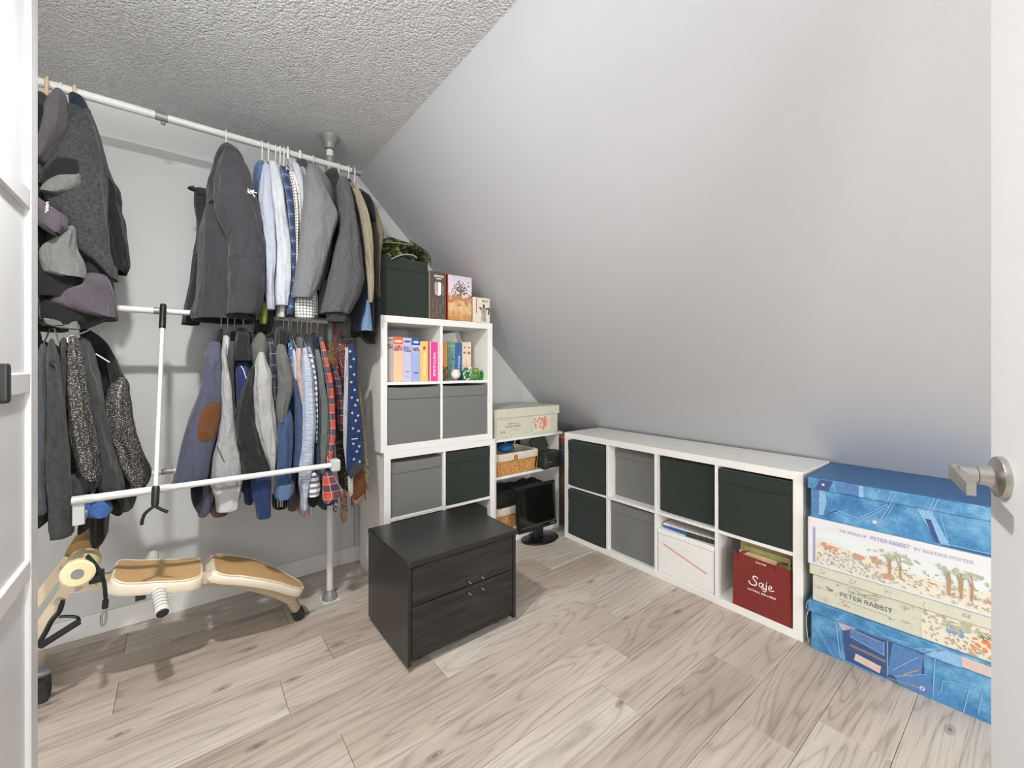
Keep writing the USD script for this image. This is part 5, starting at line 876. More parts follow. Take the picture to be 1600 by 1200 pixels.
def hanger(label, u, v_top, z, m_, r=.0028, drop=.062, arms=True, wide=.19, group=None, tilt=0., ry=RY, span=True):
    rr = (.0165 if z == RZ else .0135)+r*1.02; x = UY(u, v_top, ry)[0]
    t = thing('hanger', label, 'hanger', (x, ry, z), group); a = np.linspace(-.35*np.pi, np.pi, 16)
    pts = [(x, ry-rr*math.cos(q)*1.0, z+rr*math.sin(q)) for q in a[::-1]]
    # the open end at the back, the neck drops in front of the rail
    front = [(x+tilt*.0, ry-rr, z-.004), (x+tilt*.4, ry-rr*.8, z-drop*.5), (x+tilt, ry-.002, z-drop)]
    P = pts[::-1]+front; part('hook', pipe(P, r, 8), m_, t)
    if arms: part('shoulder_bar', pipe(curve([(x+tilt, ry-wide, z-drop-.085), (x+tilt, ry-wide*.55, z-drop-.045), (x+tilt, ry-.02, z-drop-.006), (x+tilt, ry+.02, z-drop-.006), (x+tilt, ry+wide*.55, z-drop-.045), (x+tilt, ry+wide, z-drop-.085)]), r*1.1, 8), m_, t)
    return t
NS, FS, BY = 2.085, 2.50, 2.30          # near sleeve, far sleeve, body depths

# ---- top rail, right group
g, pp = garment('puffer_jacket', 'big dark grey hooded winter jacket with white bird emblem on the sleeve', 'jacket', 353, RZ, [
    ('body', 'puffer_grey', 2.25, .15, [(262, 338, 366), (290, 332, 385), (325, 322, 398), (360, 314, 402), (400, 310, 404), (440, 308, 402), (470, 306, 400), (497, 299, 398), (502, 302, 398)], dict(fold=.012)),
    ('sleeve', 'puffer_grey', NS, .075, [(238, 349, 372), (256, 342, 386), (285, 337, 396), (315, 334, 403), (345, 340, 409), (380, 354, 413), (415, 357, 413), (450, 357, 411), (475, 355, 408), (492, 354, 402)], dict(fold=.010, freq=9)),
    ('sleeve', 'puffer_dark', 2.40, .06, [(300, 306, 332), (330, 308, 330), (370, 307, 328), (410, 301, 326), (450, 295, 320), (485, 288, 315), (507, 284, 310)], dict(fold=.009)),
    ('front_flap', 'puffer_dark', 2.33, .03, [(296, 304, 328), (320, 303, 326), (360, 309, 322), (400, 306, 320)], dict(fold=.004, hollow=False)),
    ('collar_tip', 'puffer_dark', 2.32, .02, [(292, 301, 304), (296.5, 293, 314), (301, 302, 328), (306, 305, 328)], dict(fold=.002, hollow=False)),
    ('hood', 'puffer_dark', 2.20, .10, [(228, 348, 362), (238, 341, 374), (255, 335, 382), (275, 331, 372), (300, 322, 352), (325, 322, 344)], dict(fold=.012, hollow=False)),
    ('hem_band', 'puffer_grey', 2.25, .155, [(488, 301, 399), (502, 300, 399)], dict(fold=.006))])
def deco(poly_px, y, m_, parent, nm, d=.0012):
    o = UY(0, 0, y); P = [UY(u, v, y) for u, v in poly_px]; g = prism(Polygon([(p[0], p[2]) for p in P]), (0, y, 0), DX, DZ, 0, d); return part(nm, g, m_, parent, smooth=False)
def surf_y(path, u, v, hint):
    """depth of the front surface of a built part along the line x,z of the pixel (straight back along y)"""
    mm = UsdGeom.Mesh(stage.GetPrimAtPath(path)); V = np.array(mm.GetPointsAttr().Get())+LOC[path]; q = UY(u, v, hint); d_ = np.hypot(V[:, 0]-q[0], V[:, 2]-q[2]); s_ = np.argsort(d_)[:10]; return V[s_][:, 1].min()
sy = surf_y(pp[1], 396, 299, NS-.06)-.004
def em(pts, r=.0022): return cat_([pipe(curve([UY(u, v, sy) for u, v in pts], 10), r, 6)])
part('emblem', cat_([em([(384, 297), (388, 299), (393, 299), (399, 301), (402, 302)]), em([(384, 303), (388, 301), (391, 300)]), em([(391, 296), (394, 298), (397, 297)], .0016), em([(393, 300), (396, 304), (398, 308)]), em([(387, 294), (389, 298)], .0016), em([(390, 302), (393, 303)], .0016)]), 'ink_white', pp[1], kind='stuff')
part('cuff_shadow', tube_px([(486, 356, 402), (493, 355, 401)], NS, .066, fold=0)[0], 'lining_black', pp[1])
def cuff_inner(st, y, b, parent, m_='lining_black'): part('cuff_lining', tube_px(st, y, b, fold=0, hollow=False)[0], m_, parent)
garment('dress_shirt', 'blue-grey shirt with a bright blue collar next to the winter jacket', 'shirt', 402, RZ, [
    ('body', 'shirt_blue_grey', 2.31, .20, [(275, 405, 424), (320, 402, 428), (400, 404, 428), (480, 412, 428)], dict(fold=.008)),
    ('sleeve', 'shirt_blue_grey', 2.10, .035, [(258, 411, 421), (285, 406, 425), (315, 403, 427), (345, 407, 429), (380, 411, 432), (410, 413, 431), (440, 414, 427), (484, 417, 428)], dict(fold=.006)),
    ('collar', 'collar_blue', 2.22, .06, [(254, 402, 413), (268, 397, 413), (285, 397, 410), (305, 401, 406)], dict(fold=.004, hollow=False))])
garment('dress_shirt', 'pale grey shirt with two cuff buttons on the top rail', 'shirt', 417, RZ, [
    ('body', 'shirt_pale', 2.31, .20, [(262, 420, 436), (320, 424, 444), (400, 426, 446), (497, 430, 448)], dict(fold=.008)),
    ('sleeve', 'shirt_pale', 2.09, .04, [(254, 420, 432), (270, 422, 437), (300, 425, 443), (330, 427, 447), (370, 430, 453), (400, 432, 456), (430, 432, 455), (455, 430, 453), (478, 430, 450)], dict(fold=.007, freq=4)),
    ('hem', 'sweat_light', 2.14, .05, [(470, 432, 446), (486, 432, 446), (497, 432, 444)], dict(fold=.004))])
for v in (453.5, 460): part('button', lathe([(0, 0), (.0052, 0), (.006, .0012), (0, .002)], UY(441.5, v, 2.052), (0, -1, 0), 14), 'sweat_button', g if 0 else '/World/dress_shirt_001')
garment('shirt', 'navy plaid shirt squeezed between the pale shirt and the gingham one', 'shirt', 429, RZ, [
    ('body', 'navy_plaid', 2.31, .20, [(266, 440, 449), (320, 449, 458), (400, 452, 462), (492, 450, 460)], dict(fold=.005)),
    ('sleeve', 'navy_plaid', 2.10, .035, [(262, 437, 446), (285, 441, 453), (310, 446, 456), (350, 450, 459), (400, 453, 461), (450, 452, 461), (492, 447, 457)], dict(fold=.004))])
garment('shirt', 'black and white gingham shirt with its hem showing under the grey raincoat', 'shirt', 436, RZ, [
    ('body', 'gingham', 2.26, .17, [(262, 450, 455), (300, 457, 465), (380, 460, 470), (440, 460, 480), (470, 460, 490), (497, 461, 491)], dict(fold=.004)),
    ('sleeve', 'gingham', 2.10, .03, [(270, 451, 456), (300, 456, 463), (350, 460, 466), (400, 460, 465), (430, 459, 465)], dict(fold=.003)),
    ('shirt_tail', 'gingham', 2.09, .035, [(462, 461, 490), (480, 460, 491), (494, 461, 491), (498, 463, 489)], dict(fold=.003))])
garment('blouse', 'black and white spotted blouse, a narrow strip on the top rail', 'blouse', 442, RZ, [
    ('body', 'leopard', 2.31, .18, [(262, 452, 458), (300, 460, 468), (380, 464, 472), (460, 462, 470)], dict(fold=.004)),
    ('sleeve', 'leopard', 2.11, .028, [(270, 454, 460), (300, 461, 468), (330, 465, 470), (370, 466, 470), (420, 464, 469)], dict(fold=.003))])
garment('shirt', 'off-white shirt on a thick white hanger beside the grey raincoat', 'shirt', 448, RZ, [
    ('body', 'shirt_pale', 2.32, .18, [(256, 455, 466), (300, 462, 474), (400, 466, 478), (470, 466, 476)], dict(fold=.005)),
    ('sleeve', 'shirt_pale', 2.12, .035, [(256, 456, 467), (270, 458, 472), (300, 463, 474), (340, 468, 474), (390, 470, 475)], dict(fold=.004)),
    ('collar', 'shirt_pale', 2.27, .05, [(250, 449, 459), (258, 450, 464), (272, 455, 464)], dict(fold=.003, hollow=False))])
garment('raincoat', 'smooth mid-grey raincoat with a dark collar on the top rail', 'coat', 468, RZ, [
    ('body', 'shell_grey', 2.33, .19, [(262, 474, 494), (320, 474, 516), (400, 470, 512), (462, 462, 496)], dict(fold=.006)),
    ('sleeve', 'shell_grey', 2.07, .06, [(259, 481, 491), (272, 478, 500), (290, 476, 508), (312, 475, 519), (333, 473, 528), (360, 470, 521), (395, 467, 511), (430, 461, 502), (462, 457, 489), (467, 457, 486)], dict(fold=.006, freq=3)),
    ('collar', 'collar_dark_grey', 2.25, .07, [(251, 463, 476), (262, 461, 479), (276, 470, 480), (292, 473, 481)], dict(fold=.003, hollow=False))])
garment('rain_jacket', 'charcoal rain jacket with an elastic black cuff, right of the pole', 'jacket', 527, RZ, [
    ('body', 'lining_black', 2.32, .18, [(300, 514, 552), (340, 512, 560), (400, 498, 562), (450, 494, 556), (492, 494, 545)], dict(fold=.010)),
    ('sleeve', 'shell_charcoal', 2.07, .065, [(279, 530, 543), (295, 527, 547), (325, 531, 552), (355, 532, 557), (385, 524, 562), (415, 518, 566), (430, 514, 568), (450, 511, 564), (470, 508, 556), (490, 506, 544)], dict(fold=.011, freq=5)),
    ('front_panel', 'shell_charcoal', 2.14, .03, [(440, 505, 515), (460, 499, 516), (480, 495, 514), (491, 494, 512)], dict(fold=.004)),
    ('elastic_cuff', 'hood_dark', 2.07, .05, [(487, 512, 541), (494, 511, 541), (504, 515, 537)], dict(fold=.006)),
    ('hood', 'hood_dark', 2.20, .07, [(265, 519, 525), (276, 506, 527), (290, 512, 536), (310, 518, 540), (330, 527, 545)], dict(fold=.005, hollow=False))])
garment('fleece_jacket', 'thin dark green jacket, a narrow strip left of the khaki one', 'jacket', 542, RZ, [
    ('body', 'coat_olive', 2.33, .16, [(285, 536, 545), (330, 552, 560), (400, 564, 572), (470, 560, 572), (525, 556, 570)], dict(fold=.004)),
    ('sleeve', 'coat_olive', 2.12, .03, [(292, 541, 549), (310, 547, 554), (340, 553, 560), (380, 559, 566), (430, 566, 571), (455, 568, 572)], dict(fold=.003))])
garment('safari_jacket', 'khaki beige jacket near the end of the top rail', 'jacket', 553, RZ, [
    ('body', 'khaki_dark', 2.33, .16, [(300, 551, 566), (340, 560, 580), (372, 570, 589), (400, 572, 584), (470, 574, 580)], dict(fold=.005)),
    ('sleeve', 'khaki', 2.10, .045, [(297, 550, 562), (310, 554, 567), (335, 559, 574), (365, 564, 579), (395, 569, 581), (430, 571, 582), (455, 572, 581), (474, 574, 578)], dict(fold=.006)),
    ('collar', 'khaki', 2.22, .05, [(287, 545, 551), (296, 547, 558), (308, 553, 562)], dict(fold=.003, hollow=False))])
garment('jacket', 'navy jacket with a pale denim front and black hem at the rail end', 'jacket', 561, RZ, [
    ('shoulder', 'coat_black', 2.20, .05, [(301, 563, 570), (308, 564, 576), (322, 571, 581), (340, 577, 583), (347, 580, 583)], dict(fold=.003)),
    ('body', 'navy_dark', 2.16, .07, [(428, 562, 575), (450, 555, 580), (480, 550, 583), (508, 552, 583), (519, 555, 583)], dict(fold=.005)),
    ('denim_front', 'denim_cloth', 2.085, .02, [(470, 573, 576), (490, 570, 579), (505, 566, 581), (517, 565, 582)], dict(fold=.003)),
    ('lower_hem', 'lining_black', 2.23, .05, [(455, 572, 590), (490, 570, 592), (520, 563, 588), (533, 570, 584), (537, 578, 583)], dict(fold=.003))])
garment('sweater', 'bright olive green sweater peeping below the winter jacket', 'sweater', 409, RZ, [
    ('body', 'olive_dark', 2.34, .15, [(300, 404, 418), (400, 404, 420), (480, 402, 422), (505, 402, 424), (520, 398, 420)], dict(fold=.006)),
    ('sleeve', 'olive_bright', 2.14, .04, [(470, 405, 414), (488, 404, 418), (500, 405, 417), (507, 407, 415)], dict(fold=.003))])
for lb, u, v, m_, r in (('white hanger hook holding the big winter jacket', 353, 215, 'hanger_white', .0032), ('white hanger hook of the blue-collared shirt', 409, 232, 'hanger_white', .003), ('white hanger hook of the pale two-button shirt', 419, 236, 'hanger_white', .003), ('thin white hanger hook of the navy plaid shirt', 430, 238, 'hanger_white', .0026), ('white hanger hook of the gingham shirt', 437, 240, 'hanger_white', .003), ('white hanger hook of the spotted blouse', 443, 242, 'hanger_white', .003), ('thick white plastic hanger hook of the off-white shirt', 449, 244, 'hanger_white', .0058), ('thick white plastic hanger hook of the grey raincoat', 468, 248, 'hanger_white', .0058), ('white hanger hook just left of the tension pole', 489, 255, 'hanger_white', .0026), ('white hanger hook of the charcoal rain jacket right of the pole', 528, 264, 'hanger_white', .003), ('white hanger hook of the thin dark green jacket', 543.5, 268, 'hanger_white', .003), ('last white hanger hook before the end of the top rail', 553, 271, 'hanger_white', .003)):
    hanger(lb, u, v, RZ, m_, r, .075, wide=.17)

# ---- top rail, left group beside the door
garment('coat', 'dark olive coat, half hidden by the left door', 'coat', 75, RZ, [
    ('body', 'coat_olive', 2.28, .17, [(155, 55, 80), (180, 40, 86), (260, 34, 100), (400, 34, 104), (515, 36, 100)], dict(fold=.010)),
    ('sleeve', 'lining_black', 2.09, .06, [(165, 40, 74), (200, 40, 73), (240, 40, 68), (300, 40, 64), (400, 40, 66), (500, 42, 70)], dict(fold=.008)),
    ('collar', 'hood_dark', 2.18, .06, [(154, 60, 78), (165, 52, 80), (178, 50, 82)], dict(fold=.004, hollow=False))])
gm, pm = garment('hooded_coat', 'grey-mauve padded coat with white sleeve lettering and a mauve hem', 'coat', 96, RZ, [
    ('body', 'puffer_mauve', 2.27, .17, [(150, 88, 104), (175, 78, 112), (240, 66, 124), (320, 60, 150), (400, 66, 170), (450, 70, 178), (497, 58, 181)], dict(fold=.010)),
    ('hood', 'puffer_mauve', 2.08, .07, [(145, 90, 99), (158, 82, 104), (176, 72, 106), (200, 69, 102), (225, 63, 88), (245, 58, 76), (256, 56, 68)], dict(fold=.007, hollow=False)),
    ('sleeve', 'mauve_dark', 2.02, .05, [(311, 46, 66), (322, 46, 84), (338, 48, 107), (352, 56, 108), (362, 72, 102), (368, 88, 97)], dict(fold=.008)),
    ('lining_panel', 'lining_grey', 2.05, .035, [(356, 106, 118), (372, 92, 118), (388, 68, 121), (402, 62, 128), (418, 64, 132), (428, 68, 133), (434, 96, 133)], dict(fold=.007)),
    ('dark_flap', 'lining_black', 2.10, .06, [(400, 40, 70), (430, 40, 130), (455, 42, 134), (466, 46, 132)], dict(fold=.008)),
    ('hem', 'mauve_dark', 2.09, .06, [(430, 132, 168), (445, 130, 174), (460, 94, 179), (475, 78, 182), (490, 122, 182), (497, 160, 181)], dict(fold=.005)),
    ('hem_lining', 'lining_black', 2.14, .09, [(470, 46, 150), (490, 44, 170), (500, 50, 160), (512, 70, 130)], dict(fold=.006)),
    ('inner_hem', 'lining_grey', 2.07, .02, [(497, 68, 78), (506, 70, 118), (514, 96, 126)], dict(fold=.003))])
sy = surf_y(pm[2], 70, 322, 1.99)-.003
tm = meshkit.text_mesh('SCOTT', .0125, .0008, True) if 0 else None
part('sleeve_lettering', cat_([pipe([UY(u, v, sy), UY(u2, v2, sy)], .0016, 6) for u, v, u2, v2 in ((73, 316, 76.5, 316), (73, 316, 73, 319), (73, 319.5, 76.5, 319.5), (72, 321.5, 76, 321.5), (72, 324, 76, 324), (72, 321.5, 72, 324), (71.5, 326.5, 75.5, 326.5), (71, 329, 75, 329), (75, 326.5, 75, 329), (70, 332, 73, 331))]), 'ink_white', pm[2], kind='stuff')
gf, pf = garment('fleece_coat', 'charcoal fleece coat on a wooden hanger with a black sleeve hanging behind', 'coat', 118, RZ, [
    ('body', 'fleece_mid', 2.12, .055, [(168, 106, 138), (185, 98, 145), (205, 90, 151), (225, 80, 156), (250, 66, 160), (280, 58, 163), (305, 57, 165), (325, 66, 167), (345, 84, 169), (365, 106, 171), (395, 118, 174), (410, 146, 178), (425, 164, 182), (438, 176, 183)], dict(fold=.010)),
    ('back', 'coat_black', 2.30, .15, [(158, 112, 134), (190, 110, 150), (240, 112, 164), (300, 112, 170), (380, 112, 172), (432, 118, 170)], dict(fold=.008)),
    ('collar', 'navy_dark', 2.16, .06, [(151, 112, 124), (160, 108, 136), (172, 110, 142), (186, 116, 146)], dict(fold=.004, hollow=False)),
    ('armhole', 'lining_black', 2.078, .030, [(246, 104, 122), (252, 90, 126), (264, 76, 127), (280, 64, 127), (294, 58, 118)], dict(fold=.003, hollow=False)),
    ('lining_panel', 'lining_grey', 2.064, .022, [(274, 118, 126), (280, 86, 126), (287, 74, 122), (294, 66, 112), (301, 62, 88)], dict(fold=.002, hollow=False)),
    ('edge_panel', 'coat_black', 2.20, .05, [(172, 130, 142), (210, 138, 154), (250, 146, 164), (290, 152, 168), (330, 158, 168)], dict(fold=.004)),
    ('sleeve', 'lining_black', 2.26, .06, [(255, 156, 168), (280, 158, 176), (300, 160, 187), (325, 164, 188), (345, 166, 194), (370, 168, 199), (395, 172, 202), (415, 176, 202), (427, 182, 196)], dict(fold=.010)),
    ('dark_lower', 'coat_black', 2.16, .06, [(360, 112, 136), (380, 114, 158), (405, 122, 170), (430, 130, 172), (446, 132, 164)], dict(fold=.006))])
hanger('leftmost wooden hanger hook by the door', 75, 128, RZ, 'hanger_wood', .0058, .085, wide=.17); hanger('thin white hook of the grey-mauve hooded coat', 96, 135, RZ, 'hanger_white', .0026, .062, wide=.17); hanger('wooden hanger hook of the charcoal fleece coat', 118, 142, RZ, 'hanger_wood', .0058, .070, wide=.17)

# ---- middle rail, right group
gb, pb_ = garment('blazer', 'blue-grey blazer with a brown suede elbow patch', 'blazer', 345, MZ, [
    ('body', 'blazer_navy', 2.30, .19, [(528, 334, 348), (560, 326, 346), (640, 312, 344), (720, 300, 338), (760, 298, 336), (785, 302, 335), (790, 306, 322)], dict(fold=.008)),
    ('sleeve', 'blazer_navy', NS, .05, [(536, 326, 344), (548, 320, 345), (565, 318, 346), (585, 317, 347), (615, 310, 348), (650, 296, 346), (690, 284, 337), (720, 277, 330), (745, 271, 326), (757, 266, 322)], dict(fold=.005, freq=3)),
    ('collar', 'coat_black', 2.21, .05, [(516, 342, 348), (526, 336, 348), (538, 333, 343)], dict(fold=.003, hollow=False)),
    ('lining', 'lining_black', 2.12, .03, [(758, 298, 318), (775, 299, 316), (790, 302, 308)], dict(fold=.003)),
    ('tail', 'blazer_navy', 2.16, .03, [(750, 318, 334), (770, 316, 334), (784, 308, 334), (790, 306, 315)], dict(fold=.003))])
mm = UsdGeom.Mesh(stage.GetPrimAtPath(pb_[1])); V = np.array(mm.GetPointsAttr().Get())+LOC[pb_[1]]; F = np.array(mm.GetFaceVertexIndicesAttr().Get()).reshape(-1, 3)
def skin_patch(path, cx_, cz_, rx, rz, sk, m_, name, y_max, lift=.0035, p=2.4):
    """a sewn-on patch that follows the cloth: a grid over an oval, each point laid on the sleeve's front"""
    from scipy.interpolate import LinearNDInterpolator
    mm = UsdGeom.Mesh(stage.GetPrimAtPath(path)); V = np.array(mm.GetPointsAttr().Get())+LOC[path]; V = V[V[:, 1] < y_max]; it = LinearNDInterpolator(V[:, [0, 2]], V[:, 1])
    r_ = np.linspace(0, 1, 12); th = np.arange(48)/48*2*np.pi; G = []
    for r in r_:
        x = r*rx*np.sign(np.cos(th))*np.abs(np.cos(th))**(2/p); z_ = r*rz*np.sign(np.sin(th))*np.abs(np.sin(th))**(2/p); xx = cx_+x+sk*z_; zz_ = cz_+z_
        yy_ = it(xx, zz_); yy_ = np.where(np.isnan(yy_), np.nanmax(yy_) if not np.all(np.isnan(yy_)) else y_max, yy_); G.append(np.stack([xx, yy_-lift*(1 if r < .97 else .2), zz_], 1))
    m, _ = sweep(G, (False, False)); back = G[-1]+DY*.004; m2, _ = sweep([G[-1], back], (False, True)); return part(name, cat_([m, m2]), m_, path, smooth=60)
c_ = UY(327, 659, NS-.045); a_ = UY(309, 659, NS-.045); b2 = UY(327, 628, NS-.045)
skin_patch(pb_[1], c_[0]+.002, c_[2], (c_[0]-a_[0])*.98, b2[2]-c_[2], .18, 'suede_brown', 'elbow_patch', NS)
for u, v in ((304, 731), (303, 738), (302, 744.5)): part('button', lathe([(0, 0), (.007, 0), (.008, .002), (.006, .004), (0, .004)], UY(u, v, NS-.048), (0, -1, 0), 16), 'button_dark', pb_[1])
garment('cardigan', 'light grey zip sweatshirt with pale ribbed cuff next to the blazer', 'sweatshirt', 355, MZ, [
    ('body', 'sweat_grey', 2.29, .17, [(530, 348, 358), (570, 346, 360), (660, 340, 368), (740, 336, 376), (770, 340, 376)], dict(fold=.006)),
    ('sleeve', 'sweat_grey', 2.07, .045, [(540, 348, 354), (555, 346, 354), (580, 347, 357), (605, 346, 361), (640, 345, 366), (680, 341, 370), (710, 334, 374), (740, 331, 377), (758, 331, 379)], dict(fold=.008, freq=5)),
    ('cuff', 'sweat_light', 2.075, .042, [(752, 331, 378), (765, 333, 377), (778, 337, 375), (796, 338, 373)], dict(fold=.004)),
    ('collar', 'sweat_light', 2.20, .05, [(524, 349, 356), (532, 347, 360), (544, 347, 360), (556, 351, 357)], dict(fold=.003, hollow=False)),
    ('dark_hem', 'brown_cloth', 2.20, .05, [(780, 330, 358), (795, 328, 358), (803, 332, 356)], dict(fold=.003))])
part('zip', pipe(curve([UY(u, v, 2.025) for u, v in ((339, 697), (347, 714), (355, 731), (361, 745))]), .0018, 6), 'charcoal', '/World/cardigan')
garment('shirt', 'dark slate shirt squeezed between grey sweatshirt and black jacket', 'shirt', 367, MZ, [
    ('body', 'charcoal', 2.30, .16, [(520, 360, 368), (560, 356, 368), (650, 358, 372), (740, 362, 378)], dict(fold=.004)),
    ('sleeve', 'charcoal', 2.10, .035, [(535, 359, 366), (550, 356, 366), (580, 355, 365), (620, 359, 366), (660, 364, 370)], dict(fold=.004))])
garment('windbreaker', 'black crinkled windbreaker with a royal blue top inside and blue knit cuff', 'jacket', 379, MZ, [
    ('body', 'coat_black', 2.30, .17, [(520, 370, 392), (570, 364, 396), (650, 366, 398), (740, 374, 414), (765, 378, 410)], dict(fold=.008)),
    ('inner_top', 'royal_blue', 2.12, .04, [(566, 372, 388), (585, 368, 389), (610, 369, 388), (630, 370, 384), (645, 370, 377)], dict(fold=.004, hollow=False)),
    ('collar', 'coat_black', 2.13, .06, [(514, 371, 386), (525, 368, 390), (545, 365, 392), (564, 364, 394)], dict(fold=.004)),
    ('sleeve', 'coat_black', 2.06, .045, [(574, 392, 398), (590, 387, 397), (610, 380, 395), (630, 374, 395), (655, 367, 397), (680, 368, 403), (700, 370, 409), (720, 372, 415), (735, 374, 420), (743, 376, 420)], dict(fold=.012, freq=10)),
    ('elastic_cuff', 'coat_black', 2.06, .042, [(730, 377, 421), (737, 376, 422), (743, 384, 420)], dict(fold=.006, freq=14)),
    ('knit_cuff', 'knit_blue', 2.05, .04, [(739, 391, 422), (755, 392, 424), (775, 394, 424), (790, 399, 423), (800, 400, 423), (807, 401, 423)], dict(fold=.004)),
    ('navy_hem', 'royal_blue', 2.20, .06, [(750, 382, 396), (770, 381, 396), (784, 382, 394)], dict(fold=.003))])
part('piping', pipe(curve([UY(u, v, 2.075) for u, v in ((376, 572), (380, 577), (383, 586), (386, 596))]), .0018, 6), 'ink_white', '/World/windbreaker')
garment('softshell', 'light grey softshell jacket with a dark grey hood', 'jacket', 405, MZ, [
    ('body', 'softshell_grey', 2.30, .16, [(540, 400, 416), (580, 396, 424), (660, 400, 432), (730, 412, 434)], dict(fold=.006)),
    ('sleeve', 'softshell_grey', 2.06, .045, [(552, 404, 413), (565, 400, 417), (585, 397, 423), (605, 395, 424), (640, 397, 427), (665, 399, 431), (690, 406, 433), (710, 412, 431), (725, 419, 428), (736, 422, 426)], dict(fold=.009, freq=5)),
    ('hood', 'hood_grey', 2.14, .07, [(521, 400, 411), (532, 396, 415), (545, 393, 418), (560, 394, 417), (575, 396, 404)], dict(fold=.006, hollow=False))])
garment('shirt', 'dark plaid shirt mostly hidden right of the light grey softshell', 'shirt', 420, MZ, [
    ('body', 'dark_plaid', 2.31, .16, [(525, 420, 430), (560, 422, 434), (660, 426, 438), (740, 428, 440)], dict(fold=.004)),
    ('sleeve', 'dark_plaid', 2.11, .035, [(530, 419, 426), (550, 421, 430), (580, 422, 432), (610, 424, 432), (640, 424, 432)], dict(fold=.004)),
    ('cuff', 'softshell_grey', 2.10, .025, [(590, 424, 429), (610, 425, 430), (625, 426, 430)], dict(fold=.002))])
garment('hoodie', 'two-tone jacket, grey above and denim blue below, with a turned-up cuff', 'jacket', 436, MZ, [
    ('body', 'denim_blue', 2.30, .17, [(530, 430, 450), (590, 432, 458), (680, 432, 458), (760, 434, 456), (776, 434, 454)], dict(fold=.006)),
    ('sleeve', 'denim_blue', 2.055, .043, [(640, 433, 453), (655, 433, 456), (680, 431, 457), (710, 430, 456), (740, 430, 455), (757, 431, 455)], dict(fold=.007)),
    ('upper_sleeve', 'jersey_grey', 2.06, .045, [(540, 433, 445), (555, 432, 449), (575, 433, 454), (595, 434, 458), (610, 434, 457), (630, 432, 451), (648, 432, 447), (660, 434, 444)], dict(fold=.006, hollow=False)),
    ('collar', 'coat_black', 2.14, .06, [(511, 434, 444), (522, 430, 446), (545, 431, 447)], dict(fold=.004)),
    ('cuff', 'denim_pale', 2.05, .047, [(752, 431, 456), (760, 428, 459), (770, 428, 458), (778, 431, 452)], dict(fold=.003)),
    ('dark_hem', 'coat_black', 2.18, .05, [(770, 426, 448), (785, 425, 449), (792, 427, 447)], dict(fold=.003))])
for u in (434, 438, 441): part('white_stripe', pipe(curve([UY(u+1, 774, 2.128), UY(u, 784, 2.126), UY(u, 792, 2.128)], 5), .0012, 6), 'ink_white', '/World/hoodie')
garment('shirt', 'mid-blue shirt with a floral collar in the middle of the lower group', 'shirt', 449, MZ, [
    ('body', 'denim_blue', 2.30, .17, [(535, 450, 458), (600, 456, 470), (680, 458, 474), (735, 458, 470)], dict(fold=.005)),
    ('sleeve', 'denim_blue', 2.08, .035, [(580, 453, 457), (600, 456, 463), (625, 459, 469), (650, 461, 473), (680, 460, 472), (710, 458, 468), (733, 457, 464)], dict(fold=.005)),
    ('collar', 'floral_blue', 2.13, .045, [(537, 449, 457), (550, 448, 459), (565, 450, 460), (578, 453, 458)], dict(fold=.003, hollow=False))])
garment('shirt', 'pale pink shirt with an open collar among the blue ones', 'shirt', 462, MZ, [
    ('body', 'pink_cloth', 2.29, .16, [(540, 460, 470), (580, 458, 474), (640, 464, 478), (740, 464, 480), (790, 462, 474), (796, 463, 472)], dict(fold=.005)),
    ('sleeve', 'pink_cloth', 2.09, .03, [(546, 463, 471), (560, 460, 471), (590, 461, 473), (615, 465, 475), (640, 468, 475), (660, 469, 474)], dict(fold=.004)),
    ('placket', 'shirt_pale', 2.08, .02, [(548, 457, 461), (570, 457, 464), (595, 459, 463)], dict(fold=.002)),
    ('dark_hem', 'brown_cloth', 2.24, .05, [(765, 450, 464), (785, 448, 463), (795, 450, 461)], dict(fold=.003))])
garment('sweater', 'light blue melange knit sweater hanging behind the front rail', 'sweater', 474, MZ, [
    ('body', 'melange_blue', 2.29, .16, [(535, 472, 482), (580, 472, 490), (680, 470, 492), (740, 466, 488), (790, 468, 482)], dict(fold=.005)),
    ('sleeve', 'melange_blue', 2.06, .04, [(545, 473, 479), (560, 472, 483), (580, 472, 488), (610, 473, 490), (650, 473, 492), (685, 471, 491), (715, 468, 490), (735, 467, 488), (755, 467, 483), (775, 470, 479), (794, 470, 478)], dict(fold=.005)),
    ('collar', 'green_grey', 2.16, .04, [(528, 465, 472), (538, 464, 473), (548, 467, 473)], dict(fold=.002, hollow=False))])
garment('jumper', 'grey and white striped jumper with its cuff below the front rail', 'jumper', 484, MZ, [
    ('body', 'stripe_knit', 2.30, .15, [(545, 482, 490), (590, 487, 496), (680, 490, 500), (740, 486, 498)], dict(fold=.004)),
    ('sleeve', 'stripe_knit', 2.09, .032, [(552, 481, 486), (575, 484, 491), (610, 488, 495), (650, 491, 495), (690, 491, 494)], dict(fold=.003)),
    ('cuff', 'stripe_knit', 2.055, .035, [(737, 487, 491), (748, 482, 497), (762, 480, 499), (774, 480, 497)], dict(fold=.004))])
garment('shirt', 'thin navy shirt right of the striped jumper', 'shirt', 490, MZ, [
    ('body', 'navy_thin', 2.31, .15, [(540, 488, 498), (600, 494, 502), (690, 492, 503), (770, 490, 504), (785, 492, 502)], dict(fold=.004)),
    ('sleeve', 'navy_thin', 2.10, .03, [(560, 490, 496), (600, 494, 499), (650, 496, 500), (700, 492, 500), (750, 492, 500)], dict(fold=.003)),
    ('dark_hem', 'coat_black', 2.12, .05, [(765, 482, 502), (778, 480, 500), (788, 482, 492)], dict(fold=.003)),
    ('red_hem', 'red_cloth', 2.2, .03, [(780, 478, 487), (788, 478, 488), (795, 480, 486)], dict(fold=.002))])
